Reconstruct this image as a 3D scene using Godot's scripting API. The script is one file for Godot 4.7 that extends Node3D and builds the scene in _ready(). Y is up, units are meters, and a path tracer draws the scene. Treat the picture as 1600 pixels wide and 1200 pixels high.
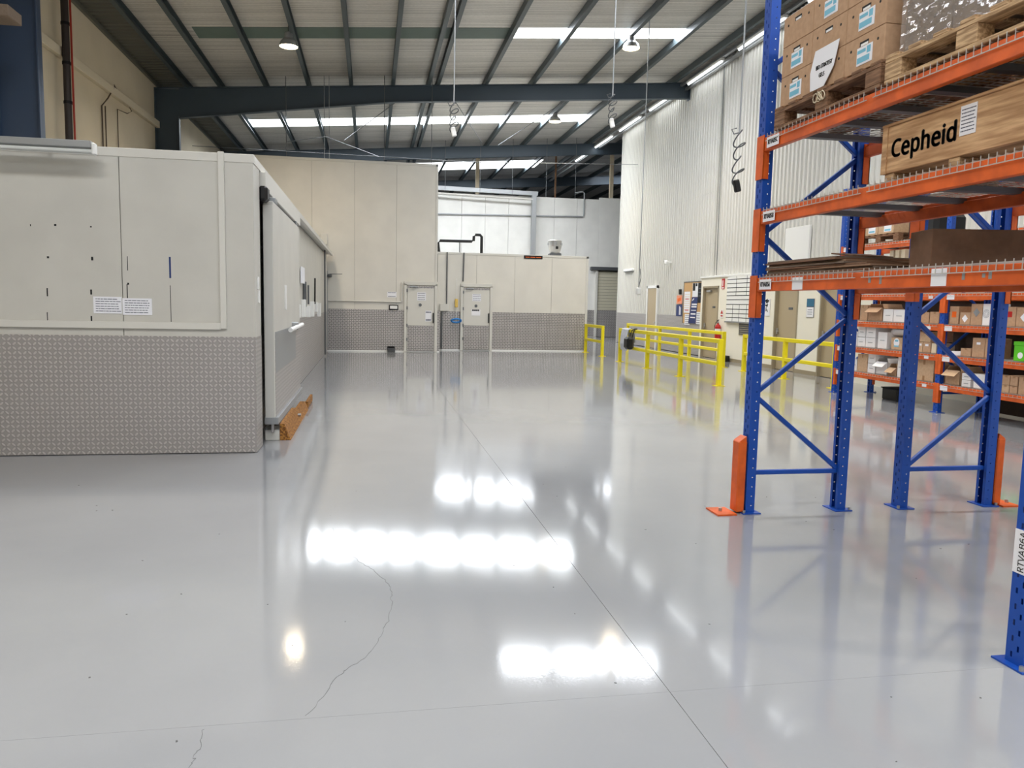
extends Node3D
# A warehouse hall: y up, metres, camera near the origin looking along -z.

const SLOPE := 0.0765            # the skillion roof rises towards +x
const SKY_L := 13.0              # radiance of the translucent roof sheets
const ASLE := -PI / 2            # turn of anything that faces -x (the aisle side of the racks, the corrugated wall)

var M := {}
var used := {}
var rng := RandomNumberGenerator.new()

# ------------------------------------------------------------------ mesh builder
class Mb:
	var v := PackedVector3Array()
	var n := PackedVector3Array()
	func tri(a: Vector3, b: Vector3, c: Vector3, na: Vector3, nb: Vector3, nc: Vector3) -> void:
		if (b - a).cross(c - a).dot(na + nb + nc) > 0.0:
			v.append_array([a, c, b]); n.append_array([na, nc, nb])
		else:
			v.append_array([a, b, c]); n.append_array([na, nb, nc])
	func poly(p: Array, out: Vector3) -> Mb:
		for i in range(1, p.size() - 1):
			tri(p[0], p[i], p[i + 1], out, out, out)
		return self
	func quad(a: Vector3, b: Vector3, c: Vector3, d: Vector3, out: Vector3) -> Mb:
		var nn := (b - a).cross(c - a)
		if nn.length() < 1e-12:
			nn = (c - a).cross(d - a)
		nn = nn.normalized()
		if nn.dot(out) < 0.0:
			nn = -nn
		return poly([a, b, c, d], nn)
	func box(c: Vector3, s: Vector3, bev := 0.0, b := Basis()) -> Mb:
		var h := s / 2.0
		bev = minf(bev, minf(h.x, minf(h.y, h.z)) * 0.9)
		for k in 3:
			var i := (k + 1) % 3
			var j := (k + 2) % 3
			for sk in [-1, 1]:
				var p := []
				for q in [[-1, -1], [1, -1], [1, 1], [-1, 1]]:
					var w := Vector3()
					w[k] = sk * h[k]; w[i] = q[0] * (h[i] - bev); w[j] = q[1] * (h[j] - bev)
					p.append(c + b * w)
				var o := Vector3(); o[k] = sk
				poly(p, (b * o).normalized())
			if bev > 0.0:
				for si in [-1, 1]:
					for sj in [-1, 1]:
						var p := []
						for q in [[0, -1], [0, 1], [1, 1], [1, -1]]:
							var w := Vector3()
							w[k] = q[1] * (h[k] - bev)
							w[i] = si * (h[i] - (0.0 if q[0] == 0 else bev)); w[j] = sj * (h[j] - (bev if q[0] == 0 else 0.0))
							p.append(c + b * w)
						var o := Vector3(); o[i] = si; o[j] = sj
						poly(p, (b * o).normalized())
		if bev > 0.0:
			for sx in [-1, 1]:
				for sy in [-1, 1]:
					for sz in [-1, 1]:
						var s3 := Vector3(sx, sy, sz)
						var p := []
						for k in 3:
							var w := Vector3()
							for q in 3:
								w[q] = s3[q] * (h[q] - (0.0 if q == k else bev))
							p.append(c + b * w)
						poly(p, (b * s3).normalized())
		return self
	func lo_hi(a: Vector3, b: Vector3, bev := 0.0) -> Mb:
		return box((a + b) / 2.0, (b - a).abs(), bev)
	func bar(p: Vector3, q: Vector3, w: float, h: float, bev := 0.0) -> Mb:      # a box from p to q: w across, h upwards
		var z := (q - p).normalized()
		var up := Vector3.UP if absf(z.y) < 0.95 else Vector3.RIGHT
		var x := up.cross(z).normalized()
		return box((p + q) / 2.0, Vector3(w, h, p.distance_to(q)), bev, Basis(x, z.cross(x), z))
	func tube(pts: Array, r: float, seg := 8, caps := true) -> Mb:
		var rings := []
		for i in pts.size():
			var d: Vector3 = (pts[mini(i + 1, pts.size() - 1)] - pts[maxi(i - 1, 0)]).normalized()
			var up := Vector3.UP if absf(d.y) < 0.9 else Vector3.RIGHT
			var x := up.cross(d).normalized()
			var y := d.cross(x)
			var ring := []
			for k in seg:
				var o := x * cos(TAU * k / seg) + y * sin(TAU * k / seg)
				ring.append([pts[i] + o * r, o])
			rings.append(ring)
		for i in pts.size() - 1:
			for k in seg:
				var a = rings[i][k]; var b = rings[i][(k + 1) % seg]; var c = rings[i + 1][(k + 1) % seg]; var d = rings[i + 1][k]
				tri(a[0], b[0], c[0], a[1], b[1], c[1]); tri(a[0], c[0], d[0], a[1], c[1], d[1])
		if caps:
			for e in [0, pts.size() - 1]:
				var dd: Vector3 = (pts[0] - pts[1]) if e == 0 else (pts[e] - pts[e - 1])
				poly(rings[e].map(func(q): return q[0]), dd.normalized())
		return self
	func lathe(c: Vector3, prof: Array, seg := 20) -> Mb:                        # prof: [radius, y] pairs, turned about the y axis through c
		for i in prof.size() - 1:
			var a = prof[i]; var b = prof[i + 1]
			var dn := Vector2(b[1] - a[1], a[0] - b[0])
			if dn.length() < 1e-9:
				continue
			dn = dn.normalized()
			for k in seg:
				var t0 := TAU * k / seg
				var t1 := TAU * (k + 1) / seg
				var e0 := Vector3(cos(t0), 0, sin(t0)); var e1 := Vector3(cos(t1), 0, sin(t1))
				var n0 := e0 * dn.x + Vector3.UP * dn.y; var n1 := e1 * dn.x + Vector3.UP * dn.y
				var p := [c + e0 * a[0] + Vector3.UP * a[1], c + e1 * a[0] + Vector3.UP * a[1], c + e1 * b[0] + Vector3.UP * b[1], c + e0 * b[0] + Vector3.UP * b[1]]
				tri(p[0], p[1], p[2], n0, n1, n1); tri(p[0], p[2], p[3], n0, n1, n0)
		return self
	func prism(p: Array, d: Vector3) -> Mb:                                      # a flat convex outline, pushed along d
		var nn: Vector3 = d.normalized()
		var mid := Vector3()
		for q in p:
			mid += q / p.size()
		poly(p, -nn)
		poly(p.map(func(q): return q + d), nn)
		for i in p.size():
			var a: Vector3 = p[i]; var b: Vector3 = p[(i + 1) % p.size()]
			quad(a, b, b + d, a + d, (a + b) / 2.0 - mid)
		return self
	func holed(o: Vector3, u: Vector3, w: float, h: float, cols: Array, hole: Vector2, pitch: float, out: Vector3) -> Mb:   # an upright sheet with rows of holes punched through it
		var x := 0.0
		for c in cols:
			var l: float = c[0] - hole.x / 2.0
			quad(o + u * x, o + u * l, o + u * l + Vector3.UP * h, o + u * x + Vector3.UP * h, out)
			var r: float = c[0] + hole.x / 2.0
			var y := 0.0
			var at: float = c[1]
			while at < h - hole.y:
				quad(o + u * l + Vector3.UP * y, o + u * r + Vector3.UP * y, o + u * r + Vector3.UP * at, o + u * l + Vector3.UP * at, out)
				y = at + hole.y
				at += pitch
			quad(o + u * l + Vector3.UP * y, o + u * r + Vector3.UP * y, o + u * r + Vector3.UP * h, o + u * l + Vector3.UP * h, out)
			x = r
		return quad(o + u * x, o + u * w, o + u * w + Vector3.UP * h, o + u * x + Vector3.UP * h, out)
	func mesh() -> ArrayMesh:
		var a := []
		a.resize(Mesh.ARRAY_MAX)
		a[Mesh.ARRAY_VERTEX] = v
		a[Mesh.ARRAY_NORMAL] = n
		var m := ArrayMesh.new()
		m.add_surface_from_arrays(Mesh.PRIMITIVE_TRIANGLES, a)
		return m

func mb() -> Mb:
	return Mb.new()

func numbered(called: String) -> String:
	used[called] = used.get(called, -1) + 1
	return called if used[called] == 0 else "%s_%03d" % [called, used[called]]

func obj(called: String, b, m: Material, parent: Node3D = self) -> MeshInstance3D:
	var o := MeshInstance3D.new()
	o.name = numbered(called) if parent == self else called
	o.mesh = b.mesh() if b is Mb else b
	o.material_override = m
	parent.add_child(o, true)
	return o

func tag(o: Node3D, label: String, category: String, group := "", kind := "") -> Node3D:
	o.set_meta("label", label); o.set_meta("category", category)
	if group: o.set_meta("group", group)
	if kind: o.set_meta("kind", kind)
	return o

func thing(called: String, label: String, category: String, at := Vector3.ZERO, turn := 0.0, group := "", kind := "") -> Node3D:
	var o := Node3D.new()
	o.name = numbered(called)
	add_child(o)
	o.position = at
	o.rotation.y = turn
	return tag(o, label, category, group, kind)

func copy(o: Node3D, label: String, at: Vector3, turn := 0.0) -> Node3D:
	var c: Node3D = o.duplicate()
	c.name = numbered(str(o.name).rstrip("0123456789").trim_suffix("_"))
	add_child(c)
	c.position = at
	c.rotation.y = turn
	c.set_meta("label", label)
	return c

func lettering(parent: Node3D, words: String, high: float, at: Vector3, turn: float, m: Material, bold := false, squeeze := 1.0) -> void:
	var t := TextMesh.new()
	var f := SystemFont.new()
	f.font_names = PackedStringArray(["Droid Sans"])
	t.font = f
	t.text = words
	t.font_size = 48
	t.pixel_size = high / 35.0
	t.depth = 0.002
	var st := SurfaceTool.new()
	for k in ([Vector2(0, 0), Vector2(-1, 0), Vector2(1, 0), Vector2(0, 0.8), Vector2(0, -0.8)] if bold else [Vector2.ZERO]):
		for surface in t.get_surface_count():
			st.append_from(t, surface, Transform3D(Basis().scaled(Vector3(squeeze, 1, 1)), Vector3(k.x, k.y, 0) * high * 0.05))
	var o := obj("lettering", st.commit(), m, parent)
	o.position = at
	o.rotation.y = turn

# ------------------------------------------------------------------ materials
func mat(c: Color, rough := 0.7, metal := 0.0, spec := 0.5) -> StandardMaterial3D:
	var m := StandardMaterial3D.new()
	m.albedo_color = c
	m.roughness = rough
	m.metallic = metal
	m.metallic_specular = spec
	return m

func noise(freq: float, a: Color, b: Color, size := 256, octaves := 4, normal := false, sd := 1) -> NoiseTexture2D:
	var t := NoiseTexture2D.new()
	var f := FastNoiseLite.new()
	f.seed = sd
	f.noise_type = FastNoiseLite.TYPE_SIMPLEX
	f.frequency = freq
	f.fractal_octaves = octaves
	t.noise = f
	t.width = size
	t.height = size
	t.seamless = true
	if normal:
		t.as_normal_map = true
		t.bump_strength = 4.0
	else:
		var g := Gradient.new()
		g.colors = PackedColorArray([a, b])
		g.offsets = PackedFloat32Array([0.2, 0.8])
		t.color_ramp = g
	return t

func grain(m: StandardMaterial3D, t: Texture2D, scale: Vector3, world := true) -> StandardMaterial3D:
	m.albedo_texture = t
	m.uv1_triplanar = true
	m.uv1_world_triplanar = world
	m.uv1_scale = scale
	return m

func chequer_relief(low := 0.0) -> ImageTexture:                    # two raised bars per cell, crossing directions
	var im := Image.create(128, 128, false, Image.FORMAT_RGB8)
	for y in 128:
		for x in 128:
			var h := 0.0
			for q in [[32, 32, 1], [96, 96, 1], [96, 32, -1], [32, 96, -1]]:
				for ox in [-128, 0, 128]:
					for oy in [-128, 0, 128]:
						var dx: float = x - q[0] + ox
						var dy: float = y - q[1] + oy
						var al: float = (dx + q[2] * dy) * 0.7071
						var ac: float = (dx - q[2] * dy) * 0.7071
						h = maxf(h, clampf((1.0 - (al * al) / 1000.0 - (ac * ac) / 190.0) * 2.2, 0.0, 1.0))
			h = lerpf(low, 1.0, h)
			im.set_pixel(x, y, Color(h, h, h))
	return ImageTexture.create_from_image(im)

func foil_lines() -> ImageTexture:                        # fine straight pleats of the foil, running across the hall
	var im := Image.create(128, 512, false, Image.FORMAT_RGB8)
	var g := RandomNumberGenerator.new()
	g.seed = 11
	for y in 512:
		var a := g.randf_range(0.72, 1.0)
		if g.randf() < 0.06:
			a *= 0.62
		var off := g.randf() * TAU
		for x in 128:
			var h := clampf(a + 0.05 * sin(TAU * x / 64.0 + off) + g.randf_range(-0.05, 0.05), 0.0, 1.0)
			im.set_pixel(x, y, Color(h, h * 0.985, h * 0.965))
	return ImageTexture.create_from_image(im)

func materials() -> void:
	var pale := noise(0.01, Color(0.975, 0.975, 0.975), Color(1, 1, 1), 256, 4)
	M.floor = mat(Color(0.60, 0.608, 0.622), 0.08, 0.0, 0.5)
	M.floor.uv1_triplanar = true
	M.floor.uv1_world_triplanar = true
	M.floor.uv1_scale = Vector3(0.9, 0.9, 0.9)
	M.floor.detail_enabled = true
	M.floor.detail_blend_mode = BaseMaterial3D.BLEND_MODE_MUL
	M.floor.detail_uv_layer = BaseMaterial3D.DETAIL_UV_2
	M.floor.detail_albedo = noise(0.006, Color(0.965, 0.965, 0.97), Color(1, 1, 1), 512, 5)
	M.floor.uv2_triplanar = true
	M.floor.uv2_world_triplanar = true
	M.floor.uv2_scale = Vector3(0.13, 0.13, 0.13)
	M.floor.normal_enabled = true
	M.floor.normal_texture = noise(0.06, Color.BLACK, Color.WHITE, 1024, 4, true, 4)
	M.floor.normal_scale = 0.017
	M.floor.clearcoat_enabled = true
	M.floor.clearcoat = 0.15
	M.floor.clearcoat_roughness = 0.05
	M.base = mat(Color(0.30, 0.30, 0.30), 0.9)
	M.crack = mat(Color(0.33, 0.33, 0.34), 0.8)
	M.panel = grain(mat(Color(0.80, 0.79, 0.76), 0.38), pale, Vector3(0.4, 0.4, 0.4))
	M.panel_edge = mat(Color(0.84, 0.83, 0.80), 0.4)
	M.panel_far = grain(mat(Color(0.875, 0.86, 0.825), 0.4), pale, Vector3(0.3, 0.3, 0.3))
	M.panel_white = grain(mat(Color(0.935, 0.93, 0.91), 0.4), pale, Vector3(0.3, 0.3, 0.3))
	M.joint = mat(Color(0.42, 0.41, 0.38), 0.8)
	M.plate = mat(Color(0.79, 0.77, 0.76), 0.4, 0.42)
	M.plate.heightmap_enabled = true
	M.plate.heightmap_texture = chequer_relief()
	M.plate.heightmap_scale = 0.35
	grain(M.plate, chequer_relief(0.84), Vector3(11.0, 11.0, 11.0))
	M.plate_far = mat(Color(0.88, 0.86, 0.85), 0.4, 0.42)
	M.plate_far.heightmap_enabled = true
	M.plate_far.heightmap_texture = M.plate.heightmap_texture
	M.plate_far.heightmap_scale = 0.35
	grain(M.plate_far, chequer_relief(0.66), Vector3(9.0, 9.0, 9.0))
	M.steel = mat(Color(0.72, 0.72, 0.72), 0.35, 0.85)
	M.galv = mat(Color(0.66, 0.67, 0.68), 0.42, 0.7)
	M.wire = mat(Color(0.82, 0.81, 0.79), 0.35, 0.6)
	M.zinc = mat(Color(0.42, 0.43, 0.44), 0.5, 0.6)
	M.foil = grain(mat(Color(0.87, 0.87, 0.86), 0.5, 0.25), foil_lines(), Vector3(0.2, 0.25, 0.25))
	M.deck = mat(Color(0.36, 0.36, 0.33), 0.6, 0.2)
	M.green_sheet = grain(mat(Color(0.33, 0.40, 0.37), 0.6), pale, Vector3(0.7, 0.7, 0.7))
	M.purlin = mat(Color(0.25, 0.29, 0.305), 0.5, 0.1)
	M.navy_steel = mat(Color(0.25, 0.30, 0.345), 0.5)
	M.column_blue = mat(Color(0.16, 0.225, 0.32), 0.5)
	M.beige_wall = grain(mat(Color(0.79, 0.745, 0.655), 0.85), pale, Vector3(0.2, 0.2, 0.2))
	M.beige_trim = mat(Color(0.80, 0.76, 0.675), 0.7)
	M.corrugated = mat(Color(0.86, 0.855, 0.83), 0.42)
	M.office = mat(Color(0.94, 0.92, 0.86), 0.6)
	M.door_tan = mat(Color(0.70, 0.635, 0.52), 0.5)
	M.frame_tan = mat(Color(0.62, 0.57, 0.47), 0.5)
	M.roller = mat(Color(0.78, 0.76, 0.68), 0.5)
	M.dark = mat(Color(0.06, 0.06, 0.06), 0.7)
	M.outer = mat(Color(0.24, 0.24, 0.25), 0.9)
	M.black = mat(Color(0.05, 0.05, 0.055), 0.45)
	M.ink = mat(Color(0.07, 0.07, 0.08), 0.8)
	M.blue_ink = mat(Color(0.10, 0.20, 0.42), 0.7)
	M.white = mat(Color(0.93, 0.93, 0.92), 0.55)
	M.paper = mat(Color(0.93, 0.93, 0.95), 0.7)
	M.print = mat(Color(0.38, 0.39, 0.45), 0.8)
	M.yellow = mat(Color(0.93, 0.86, 0.08), 0.42)
	M.rack_blue = mat(Color(0.045, 0.285, 0.66), 0.42)
	M.orange = grain(mat(Color(0.89, 0.39, 0.12), 0.45), noise(0.02, Color(0.88, 0.86, 0.84), Color(1, 1, 1), 256, 4, false, 6), Vector3(0.8, 0.8, 0.8))
	M.red = mat(Color(0.74, 0.10, 0.08), 0.4)
	M.pipe_brown = mat(Color(0.20, 0.165, 0.155), 0.6)
	M.cable_brown = mat(Color(0.34, 0.29, 0.24), 0.7)
	M.red_pipe = mat(Color(0.62, 0.16, 0.10), 0.6)
	var kraft := noise(0.03, Color(0.955, 0.95, 0.94), Color(1, 1, 1), 256, 4, false, 12)
	M.carton = grain(mat(Color(0.74, 0.60, 0.475), 0.85), kraft, Vector3(2, 2, 2))
	M.carton_light = grain(mat(Color(0.78, 0.655, 0.525), 0.85), kraft, Vector3(2, 2, 2))
	M.carton_dark = grain(mat(Color(0.47, 0.35, 0.27), 0.85), kraft, Vector3(2, 2, 2))
	M.carton_grey = grain(mat(Color(0.46, 0.40, 0.35), 0.85), kraft, Vector3(2, 2, 2))
	M.carton_flat = grain(mat(Color(0.56, 0.45, 0.36), 0.85), kraft, Vector3(2, 2, 2))
	M.carton_white = mat(Color(0.91, 0.905, 0.90), 0.7)
	M.carton_cream = mat(Color(0.86, 0.80, 0.69), 0.7)
	M.shade_panel = grain(mat(Color(0.26, 0.20, 0.165), 0.8), kraft, Vector3(1, 1, 1))  # dark brown that paints in the shade between the rack shelves
	M.tape = mat(Color(0.62, 0.47, 0.32), 0.3)
	M.cyan = mat(Color(0.45, 0.72, 0.82), 0.6)
	M.green = mat(Color(0.36, 0.78, 0.12), 0.5)
	M.orange_label = mat(Color(0.95, 0.42, 0.10), 0.6)
	M.wood = grain(mat(Color(0.82, 0.69, 0.53), 0.75), noise(0.02, Color(0.74, 0.70, 0.66), Color(1, 1, 1), 256, 4, false, 21), Vector3(7, 9, 0.8))
	M.wood_dark = grain(mat(Color(0.56, 0.42, 0.31), 0.8), noise(0.02, Color(0.72, 0.68, 0.64), Color(1, 1, 1), 256, 4, false, 22), Vector3(7, 9, 0.8))
	M.ply = grain(mat(Color(0.83, 0.68, 0.51), 0.7), noise(0.015, Color(0.80, 0.75, 0.70), Color(1, 1, 1), 256, 5, false, 23), Vector3(3, 5, 0.5))
	M.rust = grain(mat(Color(0.74, 0.52, 0.24), 0.8), noise(0.03, Color(0.55, 0.48, 0.42), Color(1, 1, 1), 256, 4, false, 24), Vector3(3, 3, 3))
	M.poster_navy = mat(Color(0.12, 0.19, 0.42), 0.5)
	M.cork = mat(Color(0.80, 0.64, 0.44), 0.85)
	M.cloth = mat(Color(0.72, 0.73, 0.76), 0.95)
	M.pink = mat(Color(0.95, 0.62, 0.50), 0.6)
	M.teal = mat(Color(0.16, 0.42, 0.55), 0.6)
	M.blue_ring = mat(Color(0.22, 0.55, 0.85), 0.5)
	M.pull_yellow = mat(Color(0.88, 0.74, 0.38), 0.5)
	M.film = mat(Color(0.95, 0.93, 0.92, 0.14), 0.12)
	M.film.transparency = BaseMaterial3D.TRANSPARENCY_ALPHA
	M.film.normal_enabled = true
	M.film.normal_texture = noise(0.02, Color.BLACK, Color.WHITE, 256, 4, true, 31)
	M.film.normal_scale = 0.6
	M.film.uv1_triplanar = true
	M.film.uv1_world_triplanar = true
	M.film.uv1_scale = Vector3(1.5, 7, 1.5)
	M.sheet = mat(Color(0.95, 0.95, 0.93), 0.6)
	M.sheet.emission_enabled = true
	M.sheet.emission = Color(0.97, 0.99, 1.0)
	M.sheet.emission_energy_multiplier = 2.5
	M.bulb = mat(Color(1, 0.97, 0.9), 0.6)
	M.bulb.emission_enabled = true
	M.bulb.emission = Color(1.0, 0.90, 0.72)
	M.bulb.emission_energy_multiplier = 12.0
	M.tube_lit = mat(Color(1, 1, 1), 0.5)
	M.tube_lit.emission_enabled = true
	M.tube_lit.emission = Color(0.97, 0.99, 1.0)
	M.tube_lit.emission_energy_multiplier = 3.5
	M.tube_off = mat(Color(0.85, 0.86, 0.85), 0.25)

func roof_y(x: float) -> float:
	return 8.62 + SLOPE * x

# ------------------------------------------------------------------ scene
func _ready() -> void:
	rng.seed = 7
	var cam := Camera3D.new()
	cam.name = "camera"
	cam.transform = Transform3D(Basis(Vector3(0.98389327, 0.02018786, 0.17761329), Vector3(-0.00145874, 0.99447608, -0.10495331), Vector3(-0.17875095, 0.10300376, 0.97848777)), Vector3(0, 1.6, 0))
	cam.fov = 52.675
	cam.near = 0.05
	cam.far = 200.0
	add_child(cam)
	cam.current = true
	var we := WorldEnvironment.new()
	we.name = "environment"
	var e := Environment.new()
	e.background_mode = Environment.BG_SKY
	var sky := Sky.new()
	var sm := ProceduralSkyMaterial.new()
	sm.sky_top_color = Color(0.62, 0.72, 0.86)
	sm.sky_horizon_color = Color(0.85, 0.88, 0.92)
	sm.ground_bottom_color = Color(0.35, 0.34, 0.32)
	sm.ground_horizon_color = Color(0.6, 0.6, 0.6)
	sky.sky_material = sm
	e.sky = sky
	e.tonemap_mode = Environment.TONE_MAPPER_LINEAR
	e.tonemap_exposure = 1.5
	e.sdfgi_enabled = true
	e.ssao_enabled = true
	e.ssil_enabled = true
	we.environment = e
	add_child(we)
	materials()
	skylights()
	shell()
	roof()
	near_cool_room()
	tall_cool_room()
	small_cool_room()
	back_area()
	right_wall()
	left_wall()
	rails()
	lamps()
	front_racks()
	front_rack_loads()
	back_rack()
	back_rack_boxes()
	pendants()

# each translucent sheet: z from, z to, x from, x to; last three unseen, added to light the near hall
const SKY := [[-22.05, -21.2, 3.75, 8.75], [-32.6, -31.3, -4.6, 8.75], [-44.2, -41.7, 1.0, 9.1], [-45.9, -44.1, 13.4, 18.0], [-11.7, -10.6, -4.6, 8.75], [-1.3, -0.2, -4.6, 8.75], [8.6, 9.8, -4.6, 8.75]]
const SKY_WORDS := ["short bright strip ending above the corrugated wall", "long bright strip running beyond the first dark rafter", "bright strip above the white back wall", "small bright strip far beyond the corrugated wall", "added unseen strip over the near cool room", "added unseen strip straight above the viewer", "added unseen strip at the rear of the hall"]

func skylights() -> void:
	for i in SKY.size():
		var s = SKY[i]
		var xm: float = (s[2] + s[3]) / 2.0
		var zm: float = (s[0] + s[1]) / 2.0
		var tilt := Basis(Vector3.BACK, atan(SLOPE))
		var w: float = (s[3] - s[2]) / cos(atan(SLOPE))
		var d: float = s[1] - s[0]
		var o := obj("skylight", mb().box(Vector3.ZERO, Vector3(w, 0.012, d)), M.sheet)
		o.position = Vector3(xm, roof_y(xm) + 0.012, zm)
		o.basis = tilt
		tag(o, "translucent roof skylight, " + SKY_WORDS[i], "skylight", "", "structure")
		var l := AreaLight3D.new()
		l.name = "daylight"
		l.area_size = Vector2(w - 0.02, d - 0.02)
		l.light_color = Color(0.955, 0.975, 1.0)
		l.light_energy = SKY_L * w * d / PI * [1.3, 1.55, 0.6, 0.6, 0.97, 0.92, 0.92][i]
		l.area_range = 60.0
		l.shadow_enabled = true
		add_child(l)
		l.basis = tilt * Basis(Vector3.RIGHT, -PI / 2)
		l.position = Vector3(xm, roof_y(xm) - 0.006, zm)

func shell() -> void:
	var fl := thing("floor", "glossy pale grey epoxy concrete floor", "floor", Vector3.ZERO, 0, "", "structure")
	obj("subfloor", mb().lo_hi(Vector3(-6.7, -0.3, -60), Vector3(20.2, -0.02, 14)), M.base, fl)
	var xs := [-6.7, 1.23, 7.37, 20.2]
	var zs := [14.0, -2.92, -26.0, -60.0]
	for i in 3:
		for j in 3:
			obj("floor_slab", mb().lo_hi(Vector3(xs[i] + (0.0013 if i else 0.0), -0.06, zs[j + 1] + 0.0006), Vector3(xs[i + 1] - (0.0013 if i < 2 else 0.0), 0, zs[j] - 0.0006)), M.floor, fl)
	for c in [[[-0.264, -5.474], [-0.245, -5.245], [-0.161, -4.986], [-0.075, -4.737], [-0.028, -4.648], [0.04, -4.516], [0.103, -4.317], [0.114, -4.197], [0.11, -4.057], [0.085, -3.806], [0.054, -3.657], [0.023, -3.519], [-0.026, -3.406], [-0.086, -3.321], [-0.146, -3.247], [-0.189, -3.072], [-0.263, -2.912]], [[-0.614, -2.903], [-0.601, -2.799], [-0.606, -2.727], [-0.603, -2.662], [-0.64, -2.5]]]:
		var b := mb()
		var fine := []
		for i in c.size() - 1:
			for k in 5:
				var p := Vector2(c[i][0], c[i][1]).lerp(Vector2(c[i + 1][0], c[i + 1][1]), k / 5.0)
				fine.append(p + Vector2(rng.randf_range(-0.007, 0.007), rng.randf_range(-0.007, 0.007)))
		for i in fine.size() - 1:
			b.bar(Vector3(fine[i].x, 0.0002, fine[i].y), Vector3(fine[i + 1].x, 0.0002, fine[i + 1].y), rng.randf_range(0.001, 0.0026), 0.0008)
		obj("crack", b, M.crack, fl)
	var chips := mb()
	for k in 46:
		var at := Vector3(rng.randf_range(-3.0, 4.5), 0.0008, rng.randf_range(-7.5, -2.3))
		chips.box(at, Vector3(rng.randf_range(0.003, 0.011), 0.0016, rng.randf_range(0.003, 0.012)), 0, Basis(Vector3.UP, rng.randf() * TAU))
	obj("paint_flakes", chips, M.crack, fl).set_meta("kind", "stuff")
	tag(obj("wall_outer", mb().lo_hi(Vector3(20, 0, -60), Vector3(20.2, 10.4, 14)), M.outer), "plain dark side wall beyond the offices", "wall", "", "structure")
	tag(obj("wall_back", mb().lo_hi(Vector3(-6.7, 0, -60.2), Vector3(20.2, 10.4, -60)), M.outer), "dark far end wall behind everything", "wall", "", "structure")
	tag(obj("wall_front", mb().lo_hi(Vector3(-6.7, 0, 14), Vector3(20.2, 10.4, 14.2)), M.panel_far), "pale wall behind the viewer", "wall", "", "structure")

func slab(b: Mb, x0: float, x1: float, z0: float, z1: float, up := 0.0, thick := 0.05) -> void:
	var a := Vector3(x0, roof_y(x0) + up, z0)
	b.prism([a, Vector3(x1, roof_y(x1) + up, z0), Vector3(x1, roof_y(x1) + up, z1), Vector3(x0, roof_y(x0) + up, z1)], Vector3(0, thick, 0))

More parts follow.
